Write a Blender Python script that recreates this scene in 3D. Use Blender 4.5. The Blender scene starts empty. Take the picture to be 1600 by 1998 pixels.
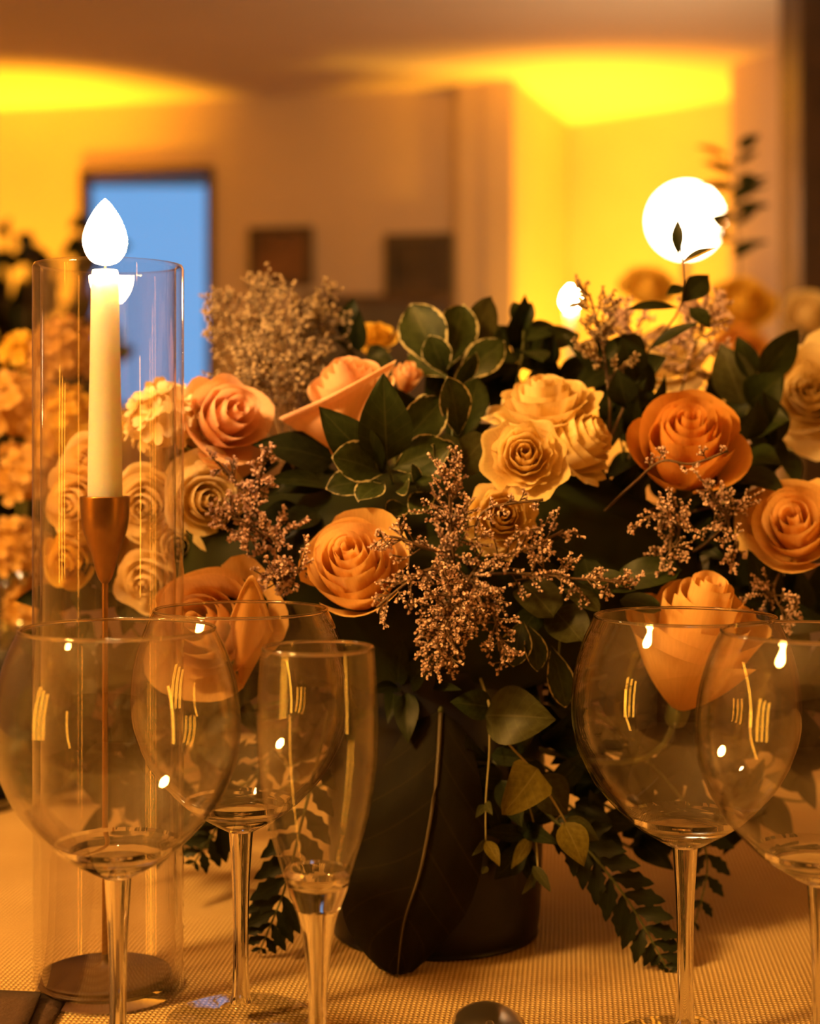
import bpy, math, random
from mathutils import Vector, Matrix, Quaternion, noise
R = random.Random(7)
S = bpy.context.scene
COL = S.collection
PI = math.pi
# ------------------------------------------------------------------ camera
TABLE = 0.75
EYE = 0.292
FPX = 3115.0
HORIZON = 876.0
cam_data = bpy.data.cameras.new('camera')
cam = bpy.data.objects.new('camera', cam_data); COL.objects.link(cam)
cam.location = (0, 0, TABLE + EYE)
cam.rotation_euler = (PI/2, 0, 0)
cam_data.sensor_fit = 'HORIZONTAL'; cam_data.sensor_width = 24.0
cam_data.lens = 24.0*FPX/1600.0
cam_data.shift_y = -(999.0-HORIZON)/1600.0
cam_data.clip_start = 0.02
cam_data.dof.use_dof = True
cam_data.dof.focus_distance = 0.80
cam_data.dof.aperture_fstop = 4.8
S.camera = cam
S.view_settings.view_transform = 'Standard'
S.view_settings.look = 'None'
S.view_settings.exposure = 0.0
S.view_settings.gamma = 1.0
S.view_settings.use_curve_mapping = False
S.cycles.caustics_reflective = False
S.cycles.caustics_refractive = False
S.cycles.sample_clamp_indirect = 4.0
S.cycles.max_bounces = 10
S.cycles.transparent_max_bounces = 24
S.cycles.use_denoising = True
# ------------------------------------------------------------------ world: blue dusk outside
W = bpy.data.worlds.new('dusk'); S.world = W; W.use_nodes = True
W.node_tree.nodes['Background'].inputs[0].default_value = (0.16, 0.40, 0.80, 1)
W.node_tree.nodes['Background'].inputs[1].default_value = 1.15

def P(px, py, d):
    """a point at distance d in front of the camera, seen at photo pixel px, py"""
    return Vector(((px-800.0)/FPX*d, d, TABLE+EYE-(py-HORIZON)/FPX*d))

def spot(name, loc, target, power, color, size, blend=1.0, radius=0.08):
    l = bpy.data.lights.new(name, 'SPOT'); l.energy = power; l.color = color
    l.spot_size = size; l.spot_blend = blend; l.shadow_soft_size = radius
    o = bpy.data.objects.new(name, l); COL.objects.link(o)
    o.location = loc
    o.rotation_euler = (Vector(target)-Vector(loc)).to_track_quat('-Z', 'Y').to_euler()
    return o
AMBER = (1.0, 0.42, 0.012)
LEFT_WASH, RIGHT_WASH, BACK_WASH = 1250.0, 780.0, 1400.0
LAMP_COLOR = (1.0, 0.50, 0.105)
LAMP_L = 310.0
FLAME_L = 300.0

# ------------------------------------------------------------------ helpers
def mesh_obj(name, verts, faces, mat, parent=None, uv=None, smooth=True):
    me = bpy.data.meshes.new(name)
    me.from_pydata([tuple(v) for v in verts], [], faces)
    if smooth:
        me.polygons.foreach_set('use_smooth', [True]*len(me.polygons))
    if uv is not None:
        lay = me.uv_layers.new(name='UVMap')
        li = [0]*len(me.loops); me.loops.foreach_get('vertex_index', li)
        buf = []
        for i in li: buf.extend(uv[i])
        lay.data.foreach_set('uv', buf)
    me.update()
    if mat: me.materials.append(mat)
    o = bpy.data.objects.new(name, me); COL.objects.link(o)
    if parent: o.parent = parent
    return o

def tag(o, label=None, cat=None, group=None, kind=None):
    if label: o['label'] = label
    if cat: o['category'] = cat
    if group: o['group'] = group
    if kind: o['kind'] = kind
    return o

def thing(name, label, cat, loc=(0, 0, 0), quat=None, group=None):
    o = bpy.data.objects.new(name, None); COL.objects.link(o)
    o.empty_display_size = 0.02
    o.location = loc
    if quat is not None:
        o.rotation_mode = 'QUATERNION'; o.rotation_quaternion = quat
    return tag(o, label, cat, group)

def lathe(prof, n=48, off=(0, 0, 0)):
    v, f = [], []
    for r, z in prof:
        for k in range(n):
            a = 2*PI*k/n
            v.append((off[0]+r*math.cos(a), off[1]+r*math.sin(a), off[2]+z))
    for i in range(len(prof)-1):
        for k in range(n):
            k2 = (k+1) % n
            f.append((i*n+k, i*n+k2, (i+1)*n+k2, (i+1)*n+k))
    return v, f

def smooth_prof(pts, sub=6):
    out = []
    n = len(pts)
    for i in range(n-1):
        p0 = pts[max(0, i-1)]; p1 = pts[i]; p2 = pts[i+1]; p3 = pts[min(n-1, i+2)]
        for s in range(sub):
            t = s/sub
            q = []
            for c in range(2):
                a, b, cc, d = p0[c], p1[c], p2[c], p3[c]
                q.append(0.5*((2*b)+(-a+cc)*t+(2*a-5*b+4*cc-d)*t*t+(-a+3*b-3*cc+d)*t**3))
            out.append((max(q[0], 0.0), q[1]))
    out.append(pts[-1])
    return out

def tube(pts, radii, n=6, cap=True):
    v, f = [], []
    m = len(pts)
    pts = [Vector(p) for p in pts]
    up = Vector((0.13, 0.31, 0.94))
    for i in range(m):
        t = (pts[min(m-1, i+1)]-pts[max(0, i-1)])
        if t.length < 1e-9: t = Vector((0, 0, 1))
        t.normalize()
        a = t.cross(up)
        if a.length < 1e-4: a = t.cross(Vector((1, 0, 0)))
        a.normalize(); b = t.cross(a)
        r = radii[i] if isinstance(radii, (list, tuple)) else radii
        for k in range(n):
            q = 2*PI*k/n
            v.append(pts[i]+a*(r*math.cos(q))+b*(r*math.sin(q)))
    for i in range(m-1):
        for k in range(n):
            k2 = (k+1) % n
            f.append((i*n+k, i*n+k2, (i+1)*n+k2, (i+1)*n+k))
    if cap:
        f.append(tuple(range(n-1, -1, -1))); f.append(tuple(range((m-1)*n, m*n)))
    return v, f

def bez(p0, p1, p2, n=10):
    return [p0*((1-t)**2)+p1*(2*t*(1-t))+p2*(t*t) for t in [i/n for i in range(n+1)]]

def poly_smooth(pts, sub=5):
    out = []; n = len(pts)
    for i in range(n-1):
        p0 = pts[max(0, i-1)]; p1 = pts[i]; p2 = pts[i+1]; p3 = pts[min(n-1, i+2)]
        for s in range(sub):
            t = s/sub
            out.append(0.5*((2*p1)+(p2-p0)*t+(2*p0-5*p1+4*p2-p3)*t*t+(3*p1-p0-3*p2+p3)*t**3))
    out.append(pts[-1].copy())
    return out

def box(x0, x1, y0, y1, z0, z1):
    v = [(x0,y0,z0),(x1,y0,z0),(x1,y1,z0),(x0,y1,z0),(x0,y0,z1),(x1,y0,z1),(x1,y1,z1),(x0,y1,z1)]
    f = [(0,3,2,1),(4,5,6,7),(0,1,5,4),(1,2,6,5),(2,3,7,6),(3,0,4,7)]
    return v, f

def merge(*parts):
    v, f = [], []
    for a, b in parts:
        o = len(v); v += list(a); f += [tuple(i+o for i in q) for q in b]
    return v, f

def bevelled(o, w=0.004, seg=2):
    m = o.modifiers.new('bevel', 'BEVEL'); m.width = w; m.segments = seg; m.limit_method = 'ANGLE'
    return o

# ------------------------------------------------------------------ materials
def new_mat(name):
    m = bpy.data.materials.new(name); m.use_nodes = True
    nt = m.node_tree; nt.nodes.clear()
    return m, nt, nt.nodes.new('ShaderNodeOutputMaterial')

def N(nt, kind, **kw):
    n = nt.nodes.new(kind)
    for k, v in kw.items():
        if k in n.inputs.keys() if isinstance(k, str) else False: n.inputs[k].default_value = v
        else: setattr(n, k, v)
    return n

def ramp(nt, fac, stops):
    r = nt.nodes.new('ShaderNodeValToRGB')
    e = r.color_ramp.elements
    while len(e) < len(stops): e.new(0.5)
    for el, (p, c) in zip(e, stops):
        el.position = p; el.color = (*c, 1) if len(c) == 3 else c
    nt.links.new(fac, r.inputs[0])
    return r.outputs[0]

def simple(name, col, rough=0.6, metal=0.0, noise_amt=0.15, scale=60.0, bump=0.0, spec=0.5, sss=0.0):
    m, nt, out = new_mat(name)
    b = nt.nodes.new('ShaderNodeBsdfPrincipled')
    tc = nt.nodes.new('ShaderNodeTexCoord')
    nz = nt.nodes.new('ShaderNodeTexNoise'); nz.inputs['Scale'].default_value = scale
    nz.inputs['Detail'].default_value = 4
    nt.links.new(tc.outputs['Object'], nz.inputs['Vector'])
    d = [max(0, c*(1-noise_amt)) for c in col]; l = [min(1, c*(1+noise_amt)) for c in col]
    nt.links.new(ramp(nt, nz.outputs['Fac'], [(0.3, d), (0.7, l)]), b.inputs['Base Color'])
    b.inputs['Roughness'].default_value = rough; b.inputs['Metallic'].default_value = metal
    b.inputs['Specular IOR Level'].default_value = spec
    if sss:
        b.inputs['Subsurface Weight'].default_value = 1.0
        b.inputs['Subsurface Radius'].default_value = (1.0, 0.55, 0.25)
        b.inputs['Subsurface Scale'].default_value = sss
    if bump:
        bp = nt.nodes.new('ShaderNodeBump'); bp.inputs['Strength'].default_value = bump
        bp.inputs['Distance'].default_value = 0.002
        nt.links.new(nz.outputs['Fac'], bp.inputs['Height']); nt.links.new(bp.outputs[0], b.inputs['Normal'])
    nt.links.new(b.outputs[0], out.inputs[0])
    return m

def petal_mat(name, inner, outer, trans=0.38):
    """petal: colour runs from the claw to the lip (uv y), fine lengthwise veins"""
    m, nt, out = new_mat(name)
    uv = nt.nodes.new('ShaderNodeTexCoord')
    sp = nt.nodes.new('ShaderNodeSeparateXYZ'); nt.links.new(uv.outputs['UV'], sp.inputs[0])
    c = ramp(nt, sp.outputs['Y'], [(0.1, inner), (0.75, outer)])
    mp = nt.nodes.new('ShaderNodeMapping'); mp.inputs['Scale'].default_value = (26, 2.5, 1)
    nt.links.new(uv.outputs['UV'], mp.inputs[0])
    nz = nt.nodes.new('ShaderNodeTexNoise'); nz.inputs['Scale'].default_value = 1.6; nz.inputs['Detail'].default_value = 3
    nt.links.new(mp.outputs[0], nz.inputs['Vector'])
    mx = nt.nodes.new('ShaderNodeMix'); mx.data_type = 'RGBA'; mx.blend_type = 'MULTIPLY'
    mx.inputs['Factor'].default_value = 0.35
    nt.links.new(c, mx.inputs['A'])
    nt.links.new(ramp(nt, nz.outputs['Fac'], [(0.3, (0.72, 0.66, 0.6)), (0.65, (1, 1, 1))]), mx.inputs['B'])
    col = mx.outputs['Result']
    bp = nt.nodes.new('ShaderNodeBump'); bp.inputs['Strength'].default_value = 0.25; bp.inputs['Distance'].default_value = 0.0006
    nt.links.new(nz.outputs['Fac'], bp.inputs['Height'])
    d = nt.nodes.new('ShaderNodeBsdfPrincipled'); d.inputs['Roughness'].default_value = 0.55
    d.inputs['Specular IOR Level'].default_value = 0.25
    t = nt.nodes.new('ShaderNodeBsdfTranslucent')
    mix = nt.nodes.new('ShaderNodeMixShader'); mix.inputs[0].default_value = trans
    for a, b in ((col, d.inputs['Base Color']), (col, t.inputs['Color']), (bp.outputs[0], d.inputs['Normal']),
                 (d.outputs[0], mix.inputs[1]), (t.outputs[0], mix.inputs[2]), (mix.outputs[0], out.inputs[0])):
        nt.links.new(a, b)
    return m

def leaf_mat(name, col, vein, margin=None, edge=0.8, trans=0.25, rough=0.42):
    m, nt, out = new_mat(name)
    uv = nt.nodes.new('ShaderNodeTexCoord')
    sp = nt.nodes.new('ShaderNodeSeparateXYZ'); nt.links.new(uv.outputs['UV'], sp.inputs[0])
    def math_(op, a, b=None, c=None):
        n = nt.nodes.new('ShaderNodeMath'); n.operation = op
        for i, x in enumerate((a, b, c)):
            if x is None: continue
            if isinstance(x, (int, float)): n.inputs[i].default_value = x
            else: nt.links.new(x, n.inputs[i])
        return n.outputs[0]
    au = math_('ABSOLUTE', math_('MULTIPLY_ADD', sp.outputs['X'], 2.0, -1.0))   # 0 midrib .. 1 margin
    nz = nt.nodes.new('ShaderNodeTexNoise'); nz.inputs['Scale'].default_value = 7.0; nz.inputs['Detail'].default_value = 4
    nt.links.new(uv.outputs['UV'], nz.inputs['Vector'])
    base = ramp(nt, nz.outputs['Fac'], [(0.3, [c*0.7 for c in col]), (0.7, [c*1.25 for c in col])])
    # midrib and side veins
    mid = math_('LESS_THAN', au, 0.035)
    ph = math_('FRACT', math_('MULTIPLY', math_('SUBTRACT', sp.outputs['Y'], math_('MULTIPLY', au, 0.22)), 7.0))
    side = math_('LESS_THAN', ph, 0.07)
    vv = math_('MAXIMUM', mid, math_('MULTIPLY', side, 0.45))
    mx = nt.nodes.new('ShaderNodeMix'); mx.data_type = 'RGBA'
    nt.links.new(vv, mx.inputs['Factor']); nt.links.new(base, mx.inputs['A']); mx.inputs['B'].default_value = (*vein, 1)
    colr = mx.outputs['Result']
    if margin:
        lim = math_('ADD', au, math_('MULTIPLY_ADD', nz.outputs['Fac'], 0.5, -0.25))
        tipm = math_('MAXIMUM', lim, math_('MULTIPLY_ADD', sp.outputs['Y'], 1.0, -0.06))
        k = math_('GREATER_THAN', tipm, edge)
        m2 = nt.nodes.new('ShaderNodeMix'); m2.data_type = 'RGBA'
        nt.links.new(k, m2.inputs['Factor']); nt.links.new(colr, m2.inputs['A']); m2.inputs['B'].default_value = (*margin, 1)
        colr = m2.outputs['Result']
    bp = nt.nodes.new('ShaderNodeBump'); bp.inputs['Strength'].default_value = 0.35; bp.inputs['Distance'].default_value = 0.0008
    nt.links.new(vv, bp.inputs['Height'])
    d = nt.nodes.new('ShaderNodeBsdfPrincipled'); d.inputs['Roughness'].default_value = rough
    d.inputs['Specular IOR Level'].default_value = 0.13
    t = nt.nodes.new('ShaderNodeBsdfTranslucent')
    mix = nt.nodes.new('ShaderNodeMixShader'); mix.inputs[0].default_value = trans
    for a, b in ((colr, d.inputs['Base Color']), (colr, t.inputs['Color']), (bp.outputs[0], d.inputs['Normal']),
                 (d.outputs[0], mix.inputs[1]), (t.outputs[0], mix.inputs[2]), (mix.outputs[0], out.inputs[0])):
        nt.links.new(a, b)
    return m

def emit(name, col, strength):
    m, nt, out = new_mat(name)
    e = nt.nodes.new('ShaderNodeEmission'); e.inputs[0].default_value = (*col, 1); e.inputs[1].default_value = strength
    nt.links.new(e.outputs[0], out.inputs[0])
    return m

def thin_glass(name, tint=(0.97, 0.965, 0.95), ior=1.5, boost=1.0):
    """thin-walled clear glass: mirror reflection by Fresnel, the rest passes straight through"""
    m, nt, out = new_mat(name)
    lw = nt.nodes.new('ShaderNodeLayerWeight'); lw.inputs['Blend'].default_value = 0.5
    pw = nt.nodes.new('ShaderNodeMath'); pw.operation = 'POWER'; pw.inputs[1].default_value = 4.0
    nt.links.new(lw.outputs['Facing'], pw.inputs[0])
    fr = nt.nodes.new('ShaderNodeMath'); fr.operation = 'MULTIPLY_ADD'; fr.inputs[1].default_value = 0.90; fr.inputs[2].default_value = 0.04
    nt.links.new(pw.outputs[0], fr.inputs[0])
    tr = nt.nodes.new('ShaderNodeBsdfTransparent'); tr.inputs[0].default_value = (*tint, 1)
    gl = nt.nodes.new('ShaderNodeBsdfGlossy'); gl.inputs['Roughness'].default_value = 0.0
    gl.inputs[0].default_value = (1, 1, 1, 1)
    mu = nt.nodes.new('ShaderNodeMath'); mu.operation = 'MULTIPLY'; mu.inputs[1].default_value = boost; mu.use_clamp = True
    mix = nt.nodes.new('ShaderNodeMixShader')
    nt.links.new(fr.outputs[0], mu.inputs[0]); nt.links.new(mu.outputs[0], mix.inputs[0])
    nt.links.new(tr.outputs[0], mix.inputs[1]); nt.links.new(gl.outputs[0], mix.inputs[2])
    # the wall is looked through at a slant near the outline: a longer way in glass takes more light
    p8 = nt.nodes.new('ShaderNodeMath'); p8.operation = 'POWER'; p8.inputs[1].default_value = 7.0
    nt.links.new(lw.outputs['Facing'], p8.inputs[0])
    nt.links.new(ramp(nt, p8.outputs[0], [(0.0, tint), (0.9, (0.42, 0.30, 0.20))]), tr.inputs[0])
    nt.links.new(mix.outputs[0], out.inputs[0])
    return m

def solid_glass(name, tint=(0.98, 0.97, 0.95)):
    m, nt, out = new_mat(name)
    g = nt.nodes.new('ShaderNodeBsdfGlass'); g.inputs['Color'].default_value = (*tint, 1)
    g.inputs['Roughness'].default_value = 0.0; g.inputs['IOR'].default_value = 1.5
    nt.links.new(g.outputs[0], out.inputs[0])
    return m

def cloth_mat():
    m, nt, out = new_mat('woven beige cloth')
    tc = nt.nodes.new('ShaderNodeTexCoord')
    mp = nt.nodes.new('ShaderNodeMapping'); mp.inputs['Scale'].default_value = (1, 1, 1)
    mp.inputs['Rotation'].default_value = (0, 0, 0.10)
    nt.links.new(tc.outputs['Object'], mp.inputs[0])
    def wave(axis, period):
        w = nt.nodes.new('ShaderNodeTexWave'); w.wave_type = 'BANDS'; w.bands_direction = axis; w.wave_profile = 'SIN'
        w.inputs['Scale'].default_value = 2*PI/(20*period); w.inputs['Distortion'].default_value = 0.6
        w.inputs['Detail'].default_value = 1; w.inputs['Detail Scale'].default_value = 20
        nt.links.new(mp.outputs[0], w.inputs[0]); return w.outputs['Fac']
    a = wave('X', 0.0027); b = wave('Y', 0.0034)
    mu = nt.nodes.new('ShaderNodeMath'); mu.operation = 'MULTIPLY'
    nt.links.new(a, mu.inputs[0]); nt.links.new(b, mu.inputs[1])
    nz = nt.nodes.new('ShaderNodeTexNoise'); nz.inputs['Scale'].default_value = 14; nz.inputs['Detail'].default_value = 5
    nt.links.new(tc.outputs['Object'], nz.inputs[0])
    c1 = ramp(nt, mu.outputs[0], [(0.05, (0.40, 0.27, 0.12)), (0.6, (0.82, 0.63, 0.33))])
    mx = nt.nodes.new('ShaderNodeMix'); mx.data_type = 'RGBA'; mx.blend_type = 'MULTIPLY'; mx.inputs['Factor'].default_value = 1
    nt.links.new(c1, mx.inputs['A'])
    nt.links.new(ramp(nt, nz.outputs['Fac'], [(0.3, (0.86, 0.84, 0.8)), (0.7, (1, 1, 1))]), mx.inputs['B'])
    bp = nt.nodes.new('ShaderNodeBump'); bp.inputs['Strength'].default_value = 0.9; bp.inputs['Distance'].default_value = 0.0012
    nt.links.new(mu.outputs[0], bp.inputs['Height'])
    d = nt.nodes.new('ShaderNodeBsdfPrincipled'); d.inputs['Roughness'].default_value = 0.85
    d.inputs['Specular IOR Level'].default_value = 0.15
    nt.links.new(mx.outputs['Result'], d.inputs['Base Color']); nt.links.new(bp.outputs[0], d.inputs['Normal'])
    nt.links.new(d.outputs[0], out.inputs[0])
    return m

M = dict(
    peach=petal_mat('peach petal', (0.88, 0.50, 0.12), (0.92, 0.64, 0.28)),
    coral=petal_mat('coral petal', (0.90, 0.52, 0.22), (0.93, 0.62, 0.38)),
    orange=petal_mat('orange petal', (0.76, 0.34, 0.05), (0.80, 0.42, 0.10)),
    yellow=petal_mat('butter petal', (0.90, 0.66, 0.20), (0.92, 0.74, 0.36)),
    tan=petal_mat('tan petal', (0.60, 0.34, 0.07), (0.70, 0.46, 0.17)),
    cream=petal_mat('cream petal', (0.90, 0.70, 0.30), (0.93, 0.80, 0.50)),
    gold=petal_mat('golden petal', (0.75, 0.45, 0.03), (0.86, 0.60, 0.10)),
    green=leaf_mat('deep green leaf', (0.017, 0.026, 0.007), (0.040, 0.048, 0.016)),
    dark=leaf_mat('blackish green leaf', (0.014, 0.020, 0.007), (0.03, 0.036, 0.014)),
    varieg=leaf_mat('green leaf with cream margin', (0.024, 0.034, 0.009), (0.045, 0.053, 0.020), margin=(0.55, 0.48, 0.26), edge=0.92),
    euca=leaf_mat('grey green leaf', (0.045, 0.048, 0.017), (0.078, 0.075, 0.030), trans=0.35),
    euca_y=leaf_mat('yellow green leaf', (0.128, 0.104, 0.016), (0.176, 0.144, 0.036), trans=0.4),
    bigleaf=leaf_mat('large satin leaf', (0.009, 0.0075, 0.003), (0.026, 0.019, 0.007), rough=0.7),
    fern=leaf_mat('fern green', (0.010, 0.014, 0.005), (0.018, 0.022, 0.008)),
    stem=simple('green stem', (0.07, 0.085, 0.025), 0.6),
    palestem=simple('pale stem', (0.28, 0.25, 0.11), 0.6),
    twig=simple('brown twig', (0.09, 0.05, 0.025), 0.7),
    statice=simple('dry pale lilac floret', (0.60, 0.43, 0.39), 0.8, noise_amt=0.35, scale=400),
    statice2=simple('dry beige floret', (0.34, 0.25, 0.15), 0.8, noise_amt=0.35, scale=300),
    wax=simple('white candle wax', (0.97, 0.92, 0.84), 0.45, noise_amt=0.01, sss=0.03),
    brass=simple('brushed brass', (0.32, 0.16, 0.035), 0.33, metal=1.0, noise_amt=0.08, scale=200),
    flame=emit('candle flame', (1.0, 0.60, 0.24), FLAME_L),
    wick=simple('burnt wick', (0.03, 0.02, 0.015), 0.9),
    globe=emit('lit opal globe', (1.0, 0.74, 0.42), 30.0),
    key=emit('lit opal pendant', LAMP_COLOR, LAMP_L),
    led=emit('added amber tube', (1.0, 0.40, 0.03), 24.0),
    thin=thin_glass('thin clear glass'),
    bowl=thin_glass('clear wine glass', tint=(0.985, 0.98, 0.97)),
    thinv=thin_glass('clear vase glass', tint=(0.96, 0.94, 0.94), boost=1.2),
    solid=solid_glass('solid clear glass'),
    bronze=simple('dark bronze', (0.085, 0.045, 0.02), 0.5, spec=0.3),
    navy=simple('dark navy glaze', (0.006, 0.007, 0.014), 0.35, noise_amt=0.2, spec=0.25),
    cloth=cloth_mat(),
    steel=simple('polished cutlery steel', (0.85, 0.76, 0.64), 0.3, metal=1.0, noise_amt=0.03),
    napkin=simple('dark brown linen', (0.05, 0.024, 0.013), 0.85, bump=0.4, scale=300),
    wall=simple('warm plaster', (0.62, 0.47, 0.36), 0.9, noise_amt=0.04, scale=3),
    wall2=simple('brown plaster', (0.40, 0.26, 0.18), 0.9, noise_amt=0.05, scale=3),
    panel=simple('dark brown panelling', (0.15, 0.085, 0.05), 0.7, noise_amt=0.2, scale=4),
    midrib=simple('leaf midrib', (0.050, 0.036, 0.014), 0.6),
    ceil=simple('cream ceiling paint', (0.85, 0.70, 0.56), 0.9, noise_amt=0.03, scale=2),
    darkwood=simple('dark wood', (0.055, 0.026, 0.014), 0.5, noise_amt=0.3, scale=12),
    wood=simple('brown wood', (0.16, 0.07, 0.028), 0.5, noise_amt=0.3, scale=12),
    floorm=simple('wood floor', (0.17, 0.09, 0.045), 0.45, noise_amt=0.3, scale=6),
    canvas=simple('dark painted canvas', (0.06, 0.035, 0.02), 0.7, noise_amt=0.8, scale=4),
    brownart=simple('brown print', (0.17, 0.075, 0.03), 0.7, noise_amt=0.4, scale=6),
    patio=simple('patio stone', (0.2, 0.2, 0.2), 0.9),
    pot=simple('terracotta pot', (0.22, 0.09, 0.04), 0.8),
)

# ------------------------------------------------------------------ room
CZ = 2.62
def wall_seg(name, p, q, mat, z0=0.0, z1=CZ, th=0.12, holes=()):
    """vertical wall slab from p to q (x, y); thickness goes away from the camera side (left normal)"""
    p = Vector((p[0], p[1], 0)); q = Vector((q[0], q[1], 0))
    d = (q-p); L = d.length; d.normalize(); n = Vector((-d.y, d.x, 0))*th
    parts = []
    def slab(s0, s1, a, b):
        if s1-s0 < 1e-4 or b-a < 1e-4: return
        A = p+d*s0; B = p+d*s1
        v = [A, B, B+n, A+n]
        vv = [Vector((c.x, c.y, a)) for c in v]+[Vector((c.x, c.y, b)) for c in v]
        parts.append((vv, [(0,3,2,1),(4,5,6,7),(0,1,5,4),(1,2,6,5),(2,3,7,6),(3,0,4,7)]))
    if not holes: slab(0, L, z0, z1)
    for s0, s1, a, b in holes:
        slab(0, s0, z0, z1); slab(s1, L, z0, z1); slab(s0, s1, z0, a); slab(s0, s1, b, z1)
    v, f = merge(*parts)
    o = mesh_obj(name, v, f, mat, smooth=False)
    return tag(o, kind='structure')
def XY(px, d): return ((px-800)/FPX*d, d)
# back wall, slightly turned; the glazed door stands in it
BL, BR = XY(-1900, 8.5), XY(893, 6.98)
dirv = (Vector(BR)-Vector(BL)).normalized()
def along(px):      # distance along the back wall where a view ray at px meets it
    t = (px-800)/FPX
    # BL + s*dir ; x = t*y
    return (t*BL[1]-BL[0])/(dirv.x-t*dirv.y)
s0, s1 = along(158), along(417)
ymid = BL[1]+dirv.y*(s0+s1)/2
door_top = TABLE+EYE+(HORIZON-328)/FPX*ymid
win_sill = TABLE+EYE+(HORIZON-800)/FPX*ymid
wall_seg('wall_back', BL, BR, M['wall'], holes=[(s0, s1, win_sill, door_top)])
# glazed window in the opening: frame, sill and pane
A = Vector((*BL, 0))+Vector((dirv.x, dirv.y, 0))*s0; B = Vector((*BL, 0))+Vector((dirv.x, dirv.y, 0))*s1
A.z = B.z = win_sill
dr = thing('window_1', None, None, A); dr['kind'] = 'structure'
dd = (B-A).normalized(); nn = Vector((-dd.y, dd.x, 0)); Lw = (B-A).length; Hw = door_top-win_sill
def dslab(a0, a1, z0, z1, t0, t1):
    c = []
    for z in (z0, z1):
        for a, t in ((a0, t0), (a1, t0), (a1, t1), (a0, t1)):
            c.append(dd*a+nn*t+Vector((0, 0, z)))
    return c, [(0,3,2,1),(4,5,6,7),(0,1,5,4),(1,2,6,5),(2,3,7,6),(3,0,4,7)]
FW = 0.03
for nm, a in (('window_jamb', (0, FW, 0, Hw)), ('window_jamb', (Lw-FW, Lw, 0, Hw)),
              ('window_head', (FW, Lw-FW, Hw-FW, Hw)), ('window_rail', (FW, Lw-FW, 0, FW))):
    v, f = dslab(*a, -0.02, 0.06); mesh_obj(nm, v, f, M['darkwood'], dr, smooth=False)
v, f = dslab(-0.05, Lw+0.05, -0.03, 0.0, -0.06, 0.05); mesh_obj('window_sill', v, f, M['wall'], dr, smooth=False)
v, f = dslab(FW, Lw-FW, FW, Hw-FW, 0.015, 0.021); mesh_obj('pane', v, f, M['thin'], dr, smooth=False)
# pilaster: front, lit return, then the alcove
C1, C2 = XY(893, 6.90), XY(1001, 6.80)
C3 = XY(1112, 7.75)
C4, C5, C6 = XY(1425, 7.2), XY(1425, 6.55), XY(1572, 6.2)
wall_seg('wall_pilaster', C1, C2, M['wall'])
wall_seg('wall_return', C2, C3, M['wall'])
wall_seg('wall_alcove', C3, C4, M['wall'])
wall_seg('wall_alcove_side', C4, C5, M['wall'])
wall_seg('wall_right_back', C5, C6, M['wall'])
wall_seg('wall_right', C6, (C6[0]+0.9, -4.0), M['panel'])
wall_seg('wall_front', (C6[0]+1.0, -3.6), (-5.4, -3.6), M['panel'])
wall_seg('wall_left', (-3.2, -4.0), (-3.2, 7.2), M['wall'])
v, f = box(-6.5, 3.9, -4.2, 9.6, CZ, CZ+0.1); tag(mesh_obj('ceiling', v, f, M['ceil'], smooth=False), kind='structure')
v, f = box(-6.5, 3.9, -4.2, 9.0, -0.1, 0.0); tag(mesh_obj('floor', v, f, M['floorm'], smooth=False), kind='structure')
v, f = box(-14, 10, 9.0, 22, -0.14, -0.04); tag(mesh_obj('ground', v, f, M['patio'], smooth=False), kind='structure')
# dark post at the right edge
pA, pB = XY(1562, 5.2), XY(1760, 5.2)
v, f = box(pA[0], pB[0], 5.2, 5.5, 0, CZ); tag(bevelled(mesh_obj('trim_1', v, f, M['darkwood'], smooth=False)), kind='structure')

# uplighters: a squat can on the floor with the wash aimed where wall and ceiling meet
def uplight(label, loc, target, power, size, color=AMBER):
    t = thing('uplight', label, 'lamp', loc)
    v, f = lathe([(0.0, 0), (0.075, 0), (0.08, 0.01), (0.08, 0.13), (0.068, 0.135), (0.064, 0.10), (0.0, 0.10)], 20)
    mesh_obj('housing', v, f, M['darkwood'], t)
    o = spot('uplight_beam', Vector(loc)+Vector((0, 0, 0.145)), target, power, color, size)
    return t
lw = Vector((*XY(90, 7.55), 0))
uplight('squat amber uplighter on the floor under the left back wall', (lw.x, lw.y-0.7, 0), (lw.x-0.05, lw.y-0.05, CZ), LEFT_WASH, math.radians(52))
rw = Vector((*XY(1240, 7.2), 0))
uplight('squat amber uplighter on the floor of the right alcove', (rw.x-0.12, rw.y-0.75, 0), (rw.x-0.14, rw.y+0.2, CZ-0.1), RIGHT_WASH, math.radians(60))
uplight('squat amber uplighter added to brighten the return of the pilaster', (1.0, 6.95, 0), (0.62, 7.3, 1.75), 420.0, math.radians(62), (1.0, 0.50, 0.035))  # extra lamp added to lift the return above the alcove wash
uplight('squat amber uplighter on the floor by the left wall', (-2.75, -0.4, 0), (-3.15, -0.4, 1.05), BACK_WASH, math.radians(46))
uplight('squat amber uplighter on the floor by the right wall', (1.80, -0.1, 0), (2.08, -0.1, 1.2), BACK_WASH*0.3, math.radians(36))

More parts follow.
